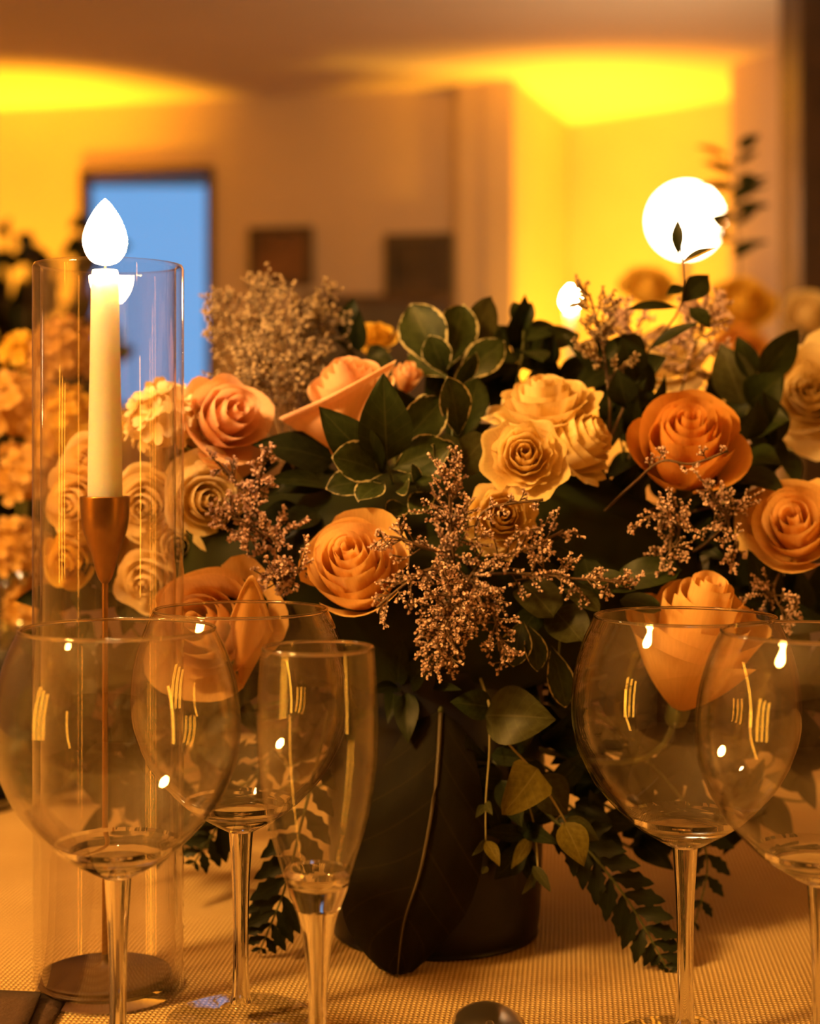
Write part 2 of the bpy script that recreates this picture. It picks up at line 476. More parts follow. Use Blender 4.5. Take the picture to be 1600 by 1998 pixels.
def added_light_bar(label, x, y, toward, z0=0.55, z1=1.75):  # unseen amber bars, added to draw orange streaks in the glasses
    t = thing('added_light_bar', label, 'lamp', (x, y, 0), group='unseen amber bars added for streaks in the glasses')
    v, f = box(-0.03, 0.03, -0.05, 0.05, z0-0.04, z1+0.04); bevelled(mesh_obj('housing', v, f, M['darkwood'], t, smooth=False))
    v, f = tube([Vector((toward*0.055, 0, z0)), Vector((toward*0.055, 0, z1))], 0.034, 14); mesh_obj('tube', v, f, M['led'], t)
    v, f = lathe([(0.0003, 0), (0.12, 0), (0.12, 0.015), (0.015, 0.03), (0.015, z0-0.04)], 24); mesh_obj('stand', v, f, M['darkwood'], t)
for yy, lab in ((-0.85, 'furthest back'), (-0.55, 'in the middle'), (-0.25, 'nearest the table')):
    added_light_bar('unseen amber tube bar added for glass streaks, by the left wall, '+lab, -2.95, yy, 1)
added_light_bar('unseen amber tube bar added for glass streaks, by the right wall', 1.9, -0.35, -1)

# ------------------------------------------------------------------ tables
def long_table(label, cloth_label, x0, x1, y0, y1, cm='cloth'):
    t = thing('dining_table', label, 'table', ((x0+x1)/2, (y0+y1)/2, 0))
    hx, hy = (x1-x0)/2, (y1-y0)/2
    v, f = box(-hx, hx, -hy, hy, TABLE-0.035, TABLE-0.004); bevelled(mesh_obj('tabletop', v, f, M['wood'], t, smooth=False))
    for sx in (-1, 1):
        for sy in (-1, 1):
            cx, cy = sx*(hx-0.08), sy*(hy-0.08)
            v, f = box(cx-0.03, cx+0.03, cy-0.03, cy+0.03, 0, TABLE-0.035); mesh_obj('leg', v, f, M['wood'], t, smooth=False)
    # cloth with a hanging, gently waved skirt
    n = 40
    ring = []
    for i in range(n): ring.append((-hx+2*hx*i/n, -hy))
    for i in range(n): ring.append((hx, -hy+2*hy*i/n))
    for i in range(n): ring.append((hx-2*hx*i/n, hy))
    for i in range(n): ring.append((-hx, hy-2*hy*i/n))
    vs, fs = [], []
    m = len(ring)
    for lev, (dz, outw) in enumerate(((0, 0.0), (-0.004, 0.006), (-0.05, 0.012), (-0.25, 0.03))):
        for k, (x, y) in enumerate(ring):
            w = outw*(1+0.5*math.sin(k*0.9)) if lev > 1 else outw
            l = math.hypot(x/hx, y/hy)
            vs.append((x+math.copysign(w, x)*(abs(x) > hx-1e-6), y+math.copysign(w, y)*(abs(y) > hy-1e-6), dz))
    for lev in range(3):
        for k in range(m):
            k2 = (k+1) % m
            fs.append((lev*m+k2, lev*m+k, (lev+1)*m+k, (lev+1)*m+k2))
    fs.append(tuple(range(m)))
    c = mesh_obj('tablecloth', vs, fs, M[cm], smooth=False)
    c.location = (t.location.x, t.location.y, TABLE)
    tag(c, cloth_label, 'tablecloth')
long_table('wooden table under the woven cloth in front', 'beige woven tablecloth under the wine glasses and centrepiece', -1.3, 1.3, 0.36, 1.62)
long_table('wooden table standing further back in the room', 'brown cloth on the far table behind the flowers', -0.4, 1.35, 2.2, 3.3, 'napkin')

# ------------------------------------------------------------------ glassware
def stemware(name, label, px, d, outer, stem_top, th=0.0011, group=None, foot_r=0.037, inner_floor=None, seg=72):
    base = P(px, 0, d); base.z = TABLE
    t = thing(name, label, 'glass', base, group=group)
    o = smooth_prof(outer, 6)
    # bowl: outer wall, rounded rim, inner wall down to the floor of the bowl
    fl = inner_floor
    inner = []
    for i in range(len(o)-1, -1, -1):
        r, z = o[i]
        if z < fl+0.004: break
        # thicker towards the bottom
        k = th*(1+3.0*max(0, 1-(z-fl)/0.02))
        inner.append((max(r-k, 0.001), z))
    rl, zl = inner[-1]
    for s in range(1, 7):
        a = s/6*PI/2
        inner.append((max(rl*math.cos(a), 0.0003), zl-(zl-fl)*math.sin(a)))
    rim_r, rim_z = o[-1]
    cap = [(rim_r-th*0.15, rim_z+th*0.45), (rim_r-th*0.5, rim_z+th*0.6), (rim_r-th*0.85, rim_z+th*0.45)]
    prof = o+cap+inner
    # lower solid part of the bowl refracts, the thin wall above lets light straight through
    zsplit = fl+0.008
    out_lo = [p for p in o if p[1] <= zsplit]; out_hi = [p for p in o if p[1] >= out_lo[-1][1]-1e-9]
    in_hi = [p for p in inner if p[1] >= zsplit-1e-9]; in_lo = [p for p in inner if p[1] <= in_hi[-1][1]+1e-9]
    v, f = lathe(out_hi+cap+in_hi, seg)
    b = mesh_obj('bowl', v, f, M['bowl'], t)
    k = len(out_lo)
    v1 = lathe(in_lo, seg); v0 = lathe(out_lo, seg)
    v2 = lathe([in_lo[0], out_lo[-1]], seg)
    v, f = merge(v0, v2, v1)
    mesh_obj('bowl_base', v, f, M['solid'], b)
    st = smooth_prof(stem_top, 5)
    v, f = lathe(st, 32); mesh_obj('stem', v, f, M['solid'], t)
    ft = smooth_prof([(st[-1][0], st[-1][1]), (0.0065, 0.0075), (0.012, 0.0048), (foot_r*0.7, 0.0028), (foot_r-0.001, 0.0018)], 4)
    ft += [(foot_r, 0.0011), (foot_r-0.0006, 0.0004), (0.0003, 0.0004)]
    v, f = lathe(ft, seg); mesh_obj('foot', v, f, M['thin'], t)
    # fire-polished lip
    lip = [(rim_r-th*0.5+th*0.72*math.cos(2*PI*k/10), rim_z+th*0.3+th*0.72*math.sin(2*PI*k/10)) for k in range(11)]
    v, f = lathe(lip, seg); mesh_obj('rim', v, f, M['solid'], b)
    return t
WB = [(0.0062, 0.0966), (0.0135, 0.1005), (0.0285, 0.1105), (0.0445, 0.128), (0.0535, 0.147), (0.0558, 0.163), (0.0545, 0.181), (0.0502, 0.197), (0.0445, 0.2095)]
WS = [(0.0062, 0.0966), (0.0056, 0.088), (0.0045, 0.070), (0.0040, 0.050), (0.0040, 0.028), (0.0046, 0.014), (0.0055, 0.0095)]
def wine(label, px, d, k=1.0):
    return stemware('wine_glass', label, px, d, [(r*k, z*k) for r, z in WB], [(r*k, z*k) for r, z in WS], inner_floor=0.1035*k,
                    group='empty balloon wine glasses', foot_r=0.038)
wine('empty wine glass nearest the candle, in front at the left edge', 230, 0.728)
wine('empty wine glass standing partly behind the champagne flute', 470, 0.816)
wine('empty wine glass in front of the low peach rose on the right', 1337, 0.783)
wine('empty wine glass cut off by the right edge of the photo', 1602, 0.716)
FB = [(0.0098, 0.0905), (0.0128, 0.0985), (0.0166, 0.111), (0.0222, 0.130), (0.0258, 0.152), (0.0265, 0.170), (0.0260, 0.187), (0.0247, 0.2044)]
FS = [(0.0098, 0.0905), (0.0076, 0.083), (0.0058, 0.072), (0.0045, 0.058), (0.0040, 0.040), (0.0042, 0.020), (0.0055, 0.0095)]
stemware('champagne_flute', 'slim empty champagne flute in the middle of the front', 620, 0.70, FB, FS, inner_floor=0.0995, foot_r=0.031)

wine('blurred wine glass across the table at the left edge', 5, 1.47, 0.92)
wine('blurred wine glass further left across the table', -60, 1.30, 0.92)
# hurricane vase round the candle
VB = P(212, 0, 0.86); VB.z = TABLE
t = thing('hurricane_vase', 'tall clear glass cylinder around the lit taper candle', 'vase', VB)
Rv, Hv = 0.0402, 0.391
v, f = lathe([(0.0003, 0.0006), (Rv-0.002, 0.0006), (Rv, 0.003), (Rv, Hv-0.002), (Rv-0.0008, Hv), (Rv-0.0034, Hv), (Rv-0.0042, Hv-0.002), (Rv-0.0042, 0.0062), (Rv-0.005, 0.005), (0.0003, 0.005)], 96)
mesh_obj('glass_wall', v, f, M['thinv'], t)
HB = P(205, 0, 0.862); HB.z = TABLE+0.0055
t = thing('candle_holder', 'brass candlestick with slim stem standing inside the glass cylinder', 'candlestick', HB)
v, f = lathe(smooth_prof([(0.0003, 0.0), (0.0335, 0.0), (0.0345, 0.002), (0.0335, 0.0045), (0.012, 0.0062), (0.003, 0.009), (0.0018, 0.014)], 4), 64); mesh_obj('foot', v, f, M['bronze'], t)
v, f = lathe([(0.0018, 0.014), (0.0016, 0.06), (0.0016, 0.19), (0.0018, 0.214)], 16); mesh_obj('stem', v, f, M['brass'], t)
cz0 = 0.2665
v, f = lathe(smooth_prof([(0.0018, 0.214), (0.0042, 0.218), (0.0075, 0.230), (0.0118, 0.243), (0.0131, 0.254), (0.0133, cz0-0.0055)], 5)+[(0.0133, cz0-0.0055), (0.0125, cz0-0.0055), (0.0112, cz0-0.008), (0.0003, cz0-0.0085)], 40); mesh_obj('cup', v, f, M['brass'], t)
def taper(label, base, h, r0, r1, flame_h, flame_r, strength_mat, name='taper_candle'):
    t = thing(name, label, 'candle', base)
    v, f = lathe([(0.0003, 0), (r0, 0.0), (r0, 0.002), (r0*0.98, h*0.2), ((r0+r1)/2, h*0.55), (r1, h-0.004), (r1*0.9, h-0.0008), (r1*0.55, h-0.0025), (0.0003, h-0.003)], 32)
    mesh_obj('wax', v, f, M['wax'], t)
    v, f = tube([Vector((0, 0, h-0.003)), Vector((0, 0.0006, h+0.004)), Vector((0.001, 0.001, h+0.007))], 0.0007); mesh_obj('wick', v, f, M['wick'], t)
    fp = [(0.0002, 0), (0.5, 0.04), (0.84, 0.16), (1.0, 0.34), (0.92, 0.52), (0.66, 0.72), (0.30, 0.90), (0.0002, 1.0)]
    v, f = lathe([(r*flame_r, h+0.002+z*flame_h) for r, z in smooth_prof(fp, 3)], 20)
    mesh_obj('flame', v, f, strength_mat, t)
    return t
taper('lit white taper candle in the brass holder inside the glass cylinder', HB+Vector((0, 0, cz0-0.0083)), 0.1255, 0.0093, 0.0073, 0.036, 0.0120, M['flame'])

# spoon and napkin
def spoon():
    tip = P(946, 1972, 0.835); tip.z = TABLE
    t = thing('dessert_spoon', 'polished metal spoon, only its rounded tip in view at the bottom edge', 'spoon', tip)
    # bowl: ellipse from y=0 (tip) to y=-0.055
    v, f = [], []
    nu, nv = 16, 12
    for j in range(nv+1):
        s = j/nv
        for i in range(nu+1):
            u = -1+2*i/nu
            y = -0.055*s
            w = 0.0175*math.sqrt(max(0, 1-((s-0.48)/0.53)**2))+0.0018*(s > 0.5)
            x = u*w
            z = 0.0012+0.0075*(1-u*u)*math.sin(PI*min(1, s*0.98+0.01))**0.7+0.010*max(0, s-0.6)
            v.append((x, y, z))
    for j in range(nv):
        for i in range(nu):
            a = j*(nu+1)+i; f.append((a, a+1, a+nu+2, a+nu+1))
    o = mesh_obj('spoon_bowl', v, f, M['steel'], t)
    m = o.modifiers.new('thick', 'SOLIDIFY'); m.thickness = 0.0012; m.offset = 0
    pts = [Vector((0, -0.052, 0.0095)), Vector((0, -0.075, 0.014)), Vector((0, -0.11, 0.012)), Vector((0, -0.16, 0.005))]
    vv, ff = tube(poly_smooth(pts), 0.0024, 10); mesh_obj('handle', vv, ff, M['steel'], t)
spoon()
def napkin():
    o0 = P(-10, 1975, 0.83); o0.z = TABLE
    t = thing('folded_napkin', 'dark brown folded napkin in the bottom left corner', 'napkin', o0)
    for k in range(2):
        v, f = [], []
        n, mm = 18, 10
        for j in range(mm+1):
            for i in range(n+1):
                u = i/n; w = j/mm
                x = -0.10+0.135*u-0.012*k*w
                y = -0.14+0.155*w-0.010*k
                z = 0.003+0.005*k+0.003*math.sin(PI*u)*(1+0.3*math.sin(3*w+k))
                v.append((x, y, z))
        for j in range(mm):
            for i in range(n):
                a = j*(n+1)+i; f.append((a, a+1, a+n+2, a+n+1))
        o = mesh_obj('fold', v, f, M['napkin'], t)
        m = o.modifiers.new('thick', 'SOLIDIFY'); m.thickness = 0.0022
napkin()

# centrepiece vessel
CX, CY = (850-800)/FPX*0.97, 0.97
VT = TABLE+0.165
vt = thing('flower_vase', 'dark navy round vase under the front flower arrangement', 'vase', (CX, CY, TABLE))
v, f = lathe(smooth_prof([(0.0003, 0.001), (0.056, 0.001), (0.062, 0.004), (0.064, 0.03), (0.066, 0.09), (0.065, 0.14), (0.0645, 0.160), (0.065, 0.165)], 4)+[(0.063, 0.166), (0.061, 0.163), (0.062, 0.12), (0.060, 0.04), (0.052, 0.010), (0.0003, 0.010)], 64)
mesh_obj('body', v, f, M['navy'], vt)
v, f = lathe([(0.0003, 0.012), (0.0505, 0.012), (0.0585, 0.04), (0.0605, 0.12), (0.0615, 0.150), (0.088, 0.175), (0.108, 0.205), (0.104, 0.240), (0.075, 0.272), (0.0003, 0.285)], 40)
v = [(x*1.55, y*0.80+0.03*max(0, z-0.15)/0.13, z) if z > 0.16 else (x, y, z) for x, y, z in v]
mesh_obj('gap_dome', v, f, M['dark'], vt)  # unseen dark dome, added so gaps between the flowers stay dark

# ------------------------------------------------------------------ flowers
INS = Vector((CX, CY, VT-0.012))
def stem_to(t, start, mat=None, r=0.0018, ins=None, bow=0.02, toward=None):
    """stem from a bloom's base (world) down into the vase, built in t's local space"""
    ins = INS+Vector((R.uniform(-0.035, 0.035), R.uniform(-0.03, 0.03), 0)) if ins is None else ins
    mid = (start+ins)*0.5+Vector((0, 0.015, bow))
    if toward is not None: mid = start+toward*((ins-start).length*0.4)
    pts = bez(start, mid, ins, 8)
    inv = t_inv(t)
    v, f = tube([inv @ p for p in pts], r, 6)
    return mesh_obj('stem', v, f, mat or M['stem'], t)
def t_inv(t):
    q = t.rotation_quaternion if t.rotation_mode == 'QUATERNION' else t.rotation_euler.to_quaternion()
    return Matrix.LocRotScale(t.location, q, None).inverted()

def petal_mesh(R0, rb, z0, z1, half, th0, tight, flare, curl, ruff, rnd, nu=10, nv=9, taper_=0.3, pointy=0.0, freq=1.0):
    """one petal as part of a cup: goes from the claw (z0) to the lip (z1)"""
    v, uv, f = [], [], []
    s1, s2, s3 = rnd.uniform(0, 50), rnd.uniform(1.1, 2.1)*freq, rnd.uniform(0, 6)
    for j in range(nv+1):
        w = j/nv
        for i in range(nu+1):
            u = -1+2*i/nu
            edge = 1-taper_*abs(u)**4.2-pointy*abs(u)
            ww = w*edge
            hw = half*(0.42+0.58*math.sin(PI/2*min(1, 0.1+w*1.05)))
            rr = rb+(R0-rb)*(1-(1-min(1, ww*1.05))**2.2)
            rr *= 1-tight*ww**3
            rr += flare*ww**4
            z = z0+(z1-z0)*ww-curl*ww**5
            # edges of the petal lean away a little from the cup
            rr += flare*0.12*u*u*w+rb*0.16*u*w
            rf = ruff*w**3*math.sin(s2*u*PI+s3)*R0+(0.015*R0+0.10*flare)*w*noise.noise(Vector((u*1.5+s1, w*1.5, s1)))
            a = th0+u*hw
            v.append(((rr+rf)*math.cos(a), (rr+rf)*math.sin(a), z+rf*0.6))
            uv.append((0.5+0.5*u, w))
    for j in range(nv):
        for i in range(nu):
            a = j*(nu+1)+i; f.append((a, a+1, a+nu+2, a+nu+1))
    return v, f, uv

def bloom(name, label, px, py, d, size_px, face, mat, seed, cat='flower', group=None, n=22, openness=0.5, height=0.85,
          ruff=0.03, tight=0.35, roll=0.0, wide=1.0, pointy=0.0, tap=0.24, freq=1.0, stem=True, sepals=True, ins=None, detail=1.0, curl=1.0):
    rnd = random.Random(seed)
    Rr = size_px/FPX*d*0.5
    H = Rr*2*height
    fv = Vector(face).normalized()
    q = fv.to_track_quat('Z', 'Y') @ Quaternion((0, 0, 1), roll)
    c = P(px, py, d)
    loc = c-fv*(H*0.55)
    t = thing(name, label, cat, loc, q, group)
    ang = rnd.uniform(0, 6.28)
    nu = max(5, int(12*detail)); nv = max(4, int(10*detail))
    for i in range(n):
        k = i/(n-1)
        ang += 2.39996+rnd.uniform(-0.25, 0.25)
        rad = Rr*(0.10+0.72*k**0.85)*rnd.uniform(0.94, 1.05)
        half = (2.0-1.03*k**0.7)*wide
        z1 = H*(0.92-(0.08+0.34*openness)*k**1.6)*rnd.uniform(0.975, 1.025)
        tg = tight*0.75*(1-k)**0.8
        fl = Rr*(0.02+0.38*openness*k**2)*rnd.uniform(0.7, 1.3)
        cu = curl*H*0.16*k**2*rnd.uniform(0.4, 1.5)
        v, f, uv = petal_mesh(rad, Rr*0.10, H*0.04, z1, half, ang, tg, fl, cu, ruff*(0.4+k), rnd, nu, nv, tap*(0.04+0.96*k*k), pointy*k, freq)
        mesh_obj('petal', v, f, M[mat], t, uv)
    if sepals:
        v, f = lathe(smooth_prof([(0.0003, -H*0.10), (Rr*0.13, -H*0.07), (Rr*0.16, 0.0), (Rr*0.14, H*0.07), (0.0003, H*0.09)], 3), 14)
        mesh_obj('calyx', v, f, M['stem'], t)
    if stem: stem_to(t, loc-fv*(H*0.08), ins=ins, toward=-fv)
    return t

UP = (0, -0.25, 1)
# --- roses of the front arrangement (photo pixel, distance, width in pixels, the way they face)
GR = 'roses in the front arrangement'
bloom('rose', 'peach rose with spiral heart, in the centre beside the lilac statice', 692, 1110, 0.885, 252, (-0.14, -0.86, 0.52), 'peach', 3, n=18, openness=0.36, height=1.05, tight=0.42, group=GR)
rr2 = bloom('rose', 'peach rose with one broad rolled petal, above the variegated sprig', 685, 765, 0.985, 200, (-0.25, -0.5, 0.9), 'coral', 11, n=15, openness=0.32, height=1.0, tight=0.45, group=GR)
def rolled_petal(t, a, m, b, low, d, mat, roll_px=13):
    """a broad outer petal: its rolled lip runs a-m-b, its blade narrows down to the pixel low"""
    v, uv, f = [], [], []
    nu, nv = 16, 14
    lip = poly_smooth([P(*a, d), P(*m, d-0.012), P(*b, d)], 8)
    lo = P(*low, d+0.02); r = roll_px/FPX*d
    inv = t_inv(t)
    for j in range(nv+1):
        for i in range(nu+1):
            u = i/nu; q = lip[min(len(lip)-1, round(u*16))]
            down = (lo-q).normalized(); outw = Vector((0, -1, 0.1))
            if j <= 7:      # the roll: from under the lip, over the top
                th = PI*1.35*(1-j/7)-PI*0.5
                p = q+down*(r*(1-math.cos(th))*0.5-0.0)+Vector((0, 1, 0))*0+outw*(r*(0.9*math.sin(th)+0.4)) if False else q-down*(r*math.cos(th))*0.9+outw*(r*math.sin(th))
            else:
                w = (j-7)/(nv-7)
                e = q.lerp(lo, w*0.96)
                p = e+Vector((0, -1, 0))*(0.012*math.sin(PI*w)*math.sin(PI*u)-r*0.6*(1-w))
            v.append(inv @ p); uv.append((u, 1-j/nv))
    for j in range(nv):
        for i in range(nu):
            k = j*(nu+1)+i; f.append((k, k+nu+1, k+nu+2, k+1))
    return mesh_obj('petal', v, f, M[mat], t, uv)
rolled_petal(rr2, (552, 822), (655, 775), (768, 712), (668, 900), 0.95, 'coral')
bloom('rose', 'open coral rose lit by the candle, right of the glass cylinder', 445, 815, 0.95, 215, (0.45, -0.75, 0.3), 'coral', 21, n=15, openness=0.85, height=0.8, tight=0.25, ruff=0.05, pointy=0.22, group=GR)
rr4 = bloom('rose', 'large loose peach rose behind the left wine glasses', 405, 1225, 0.905, 300, (-0.15, -0.9, 0.28), 'peach', 31, n=16, openness=0.6, height=0.95, tight=0.35, ruff=0.04, group=GR)
rolled_petal(rr4, (448, 1215), (492, 1128), (532, 1235), (470, 1350), 0.885, 'peach', 8)
bloom('rose', 'deep orange rose on the right, half in shade', 1342, 868, 0.945, 255, (-0.08, -0.8, 0.62), 'orange', 43, n=18, openness=0.34, height=1.0, tight=0.4, group=GR)
bloom('rose', 'big peach rose seen side-on behind the right wine glass', 1362, 1238, 0.90, 300, (0.15, -0.42, 0.9), 'peach', 57, n=15, openness=0.55, height=1.12, tight=0.30, ruff=0.06, tap=0.16, wide=1.1, curl=0.6, group=GR)
bloom('rose', 'peach rose cut by the right edge, above the low peach rose', 1552, 1030, 0.94, 235, (-0.3, -0.85, 0.4), 'peach', 61, n=16, openness=0.6, height=0.95, tight=0.3, group=GR)
# --- ruffled spray roses, butter yellow
GY = 'butter yellow spray roses'
SPR = dict(ruff=0.055, tight=0.42, wide=1.05, tap=0.2, freq=2.3, detail=1.6, group=GY)
bloom('spray_rose', 'butter yellow ruffled spray rose facing front, middle of its cluster', 1025, 888, 0.895, 178, (-0.1, -1, 0.22), 'yellow', 71, n=17, openness=0.68, height=0.68, **SPR)
bloom('spray_rose', 'butter yellow spray rose on top of its cluster, facing up', 1062, 785, 0.945, 225, (-0.12, -0.42, 0.92), 'yellow', 81, n=18, openness=0.75, height=0.62, **SPR)
bloom('spray_rose', 'butter yellow spray rose facing right beside the deep orange rose', 1130, 862, 0.935, 175, (0.7, -0.5, 0.5), 'yellow', 91, n=17, openness=0.45, height=0.95, **SPR)
bloom('spray_rose', 'small pale spray rose lowest in the yellow cluster, by the statice', 980, 1008, 0.90, 165, (0.05, -1, 0.15), 'yellow', 101, n=16, openness=0.42, height=0.8, **SPR)
# --- lisianthus and other pale blooms round the candle
# the brightest one is built with the stock heads below
bloom('lisianthus', 'cream bloom under the coral rose, behind the left statice sprig', 400, 975, 0.945, 190, (0.35, -0.9, 0.05), 'cream', 121, n=16, openness=0.75, height=0.8, ruff=0.05, tight=0.3, wide=1.05, group='cream lisianthus by the candle')
bloom('lisianthus', 'cream bloom seen through the cylinder right of the brass cup', 285, 985, 0.965, 165, (-0.05, -1, -0.15), 'cream', 131, n=16, openness=0.7, height=0.9, ruff=0.05, tight=0.3, wide=1.05, group='cream lisianthus by the candle')
bloom('lisianthus', 'cream bloom seen through the cylinder left of the brass cup', 150, 985, 0.975, 160, (-0.3, -1, -0.05), 'yellow', 141, n=16, openness=0.7, height=0.9, ruff=0.05, tight=0.3, wide=1.05, group='cream lisianthus by the candle')
bloom('lisianthus', 'pale bloom hanging lowest behind the candlestick stem', 290, 1130, 0.965, 150, (-0.1, -1, -0.3), 'cream', 151, n=14, openness=0.7, height=0.9, ruff=0.05, tight=0.3, wide=1.05, group='cream lisianthus by the candle')
LG = 'cream lisianthus by the candle'
bloom('lisianthus', 'golden cream bloom squeezed under the brightest bloom, right of the cylinder edge', 350, 900, 0.97, 150, (0.1, -0.9, 0.1), 'cream', 152, n=15, openness=0.6, height=0.8, ruff=0.06, wide=1.05, group=LG)
bloom('lisianthus', 'cream bloom just left of the wax end of the candle', 168, 905, 0.985, 120, (-0.2, -0.9, 0.2), 'yellow', 153, n=14, openness=0.6, height=0.8, ruff=0.06, wide=1.05, group=LG)
bloom('lisianthus', 'golden bloom low in the cylinder, left of the candlestick stem', 135, 1095, 0.985, 125, (-0.2, -1, -0.2), 'gold', 154, n=14, openness=0.6, height=0.9, ruff=0.06, wide=1.05, group=LG)
bloom('lisianthus', 'cream bloom right behind the brass cup', 215, 1050, 1.0, 140, (0, -1, -0.1), 'yellow', 155, n=14, openness=0.6, height=0.9, ruff=0.06, wide=1.05, group=LG)
bloom('lisianthus', 'golden cream bloom above the second wine glass rim', 350, 1065, 0.965, 140, (0.1, -1, 0), 'cream', 156, n=14, openness=0.6, height=0.9, ruff=0.06, wide=1.05, group=LG)
bloom('carnation', 'bright cream ruffled bloom at the right edge, above the peach rose', 1582, 770, 1.09, 220, (-0.3, -1, 0.3), 'cream', 161, n=20, openness=0.8, height=0.7, ruff=0.13, tight=0.2, detail=0.8)
bloom('spray_rose', 'blurred pale peach bloom behind the deep orange rose', 1300, 690, 1.12, 180, (0, -0.7, 0.7), 'cream', 171, n=16, openness=0.8, height=0.65, ruff=0.1, detail=0.7, group='pale blooms at the back of the arrangement')
bloom('spray_rose', 'blurred peach bud peeping between the upper leaves', 945, 695, 1.06, 60, (0, -0.8, 0.6), 'coral', 181, n=9, openness=0.2, height=1.3, detail=0.6, group='pale blooms at the back of the arrangement')
bloom('spray_rose', 'small peach bud beside the broad rolled rose petal', 795, 735, 1.02, 70, (0.2, -0.7, 0.7), 'coral', 191, n=9, openness=0.2, height=1.3, detail=0.6, group='pale blooms at the back of the arrangement')
bloom('chrysanthemum', 'little yellow green bloom left of the upper variegated sprig', 738, 655, 1.14, 85, (0, -0.7, 0.7), 'gold', 201, n=12, openness=0.8, height=0.6, ruff=0.1, detail=0.6)

# --- hydrangea-like stock heads, blurred at the left
def floret_mesh(r, rnd):
    v, f, uv = [], [], []
    for k in range(4):
        a0 = k*PI/2+rnd.uniform(-0.15, 0.15)
        o = len(v)
        for j, (s, w) in enumerate(((0.05, 0.08), (0.45, 0.42), (0.85, 0.46), (1.05, 0.2))):
            for i in (-1, 0, 1):
                x = s*r; y = i*w*r
                z = 0.30*r*s*s-0.10*r*(i == 0)*s+0.02*r*rnd.uniform(-1, 1)
                v.append((x*math.cos(a0)-y*math.sin(a0), x*math.sin(a0)+y*math.cos(a0), z)); uv.append((0.5+0.5*i, s*0.95))
        for j in range(3):
            for i in range(2):
                a = o+j*3+i; f.append((a, a+1, a+4, a+3))
    return v, f, uv
def flower_head(name, label, px, py, d, size_px, mat, seed, nfl=36, fl_px=46, squash=1.0, ins=None, group=None):
    rnd = random.Random(seed)
    Rr = size_px/FPX*d*0.5; fr = fl_px/FPX*d*0.5
    loc = P(px, py, d)
    t = thing(name, label, 'flower', loc, None, group)
    v, f, uv = floret_mesh(fr, rnd)
    src = None
    for k in range(nfl):
        z = 1-1.55*(k+0.5)/nfl
        a = k*2.39996+rnd.uniform(-0.2, 0.2)
        rr = math.sqrt(max(0, 1-z*z))
        n = Vector((rr*math.cos(a), rr*math.sin(a), z*squash))
        if src is None:
            o = mesh_obj('floret', v, f, M[mat], t, uv); src = o
        else:
            o = src.copy(); COL.objects.link(o); o.parent = t
        o.location = n*Rr*rnd.uniform(0.86, 1.04)
        o.rotation_mode = 'QUATERNION'
        o.rotation_quaternion = (n+Vector((rnd.uniform(-.3, .3), rnd.uniform(-.3, .3), rnd.uniform(-.3, .3)))).to_track_quat('Z', 'Y') @ Quaternion((0, 0, 1), rnd.uniform(0, 6))
    vv, ff = lathe(smooth_prof([(0.0003, -Rr*0.7*squash), (Rr*0.5, -Rr*0.6*squash), (Rr*0.86, 0), (Rr*0.6, Rr*0.6*squash), (0.0003, Rr*0.86*squash)], 3), 14)
    mesh_obj('heart', vv, ff, M[mat], t)
    if ins is None: stem_to(t, loc+Vector((0, 0, -Rr*0.4)))
    else: stem_to(t, loc+Vector((0, 0, -Rr*0.4)), ins=ins)
    return t
G = 'blurred stock heads left of the candle'
flower_head('stock_flower', 'bright cream ruffled stock head touching the glass cylinder, lit by the flame', 322, 822, 0.955, 135, 'cream', 8, 34, 52, 1.05)
# vessel of the second arrangement, further along the table at the left
V2 = Vector((P(20, 0, 1.36).x, 1.38, TABLE))
vt2 = thing('flower_vase', 'small dark vase under the blurred flowers at the left edge', 'vase', V2)
v, f = lathe(smooth_prof([(0.0003, 0.001), (0.05, 0.001), (0.06, 0.02), (0.062, 0.07), (0.055, 0.11), (0.05, 0.125)], 4)+[(0.047, 0.125), (0.05, 0.08), (0.045, 0.012), (0.0003, 0.01)], 40)
mesh_obj('body', v, f, M['navy'], vt2)
I2 = V2+Vector((0, 0, 0.115))
flower_head('stock_flower', 'blurred cream stock head topmost at the left, seen through the cylinder', 125, 690, 1.30, 125, 'tan', 1, 30, 44, 1.1, I2+Vector((.01, 0, 0)), G)
flower_head('stock_flower', 'blurred golden stock head seen through the cylinder left of the candle', 128, 835, 1.24, 120, 'gold', 2, 30, 40, 1.3, I2+Vector((.02, .01, 0)), G)
flower_head('stock_flower', 'blurred pale peach stock head at the left edge, half way down', 45, 800, 1.30, 150, 'tan', 3, 34, 52, 1.0, I2+Vector((-.01, .01, 0)), G)
flower_head('stock_flower', 'blurred peach stock head lowest at the left edge', 60, 930, 1.28, 140, 'tan', 4, 30, 50, 0.9, I2+Vector((-.01, -.01, 0)), G)
flower_head('stock_flower', 'blurred greenish stock head highest, left of the cylinder edge', 45, 690, 1.36, 75, 'gold', 5, 20, 36, 1.0, I2+Vector((0, .02, 0)), G)

flower_head('stock_flower', 'blurred beige stock head low at the left edge, above the wine glass rim', 25, 1075, 1.26, 130, 'tan', 6, 30, 44, 0.9, I2+Vector((-.005, .01, 0)), G)
flower_head('stock_flower', 'blurred pale stock head lowest of all, behind the first wine glass', 70, 1180, 1.28, 120, 'tan', 7, 26, 40, 0.9, I2+Vector((.005, -.01, 0)), G)
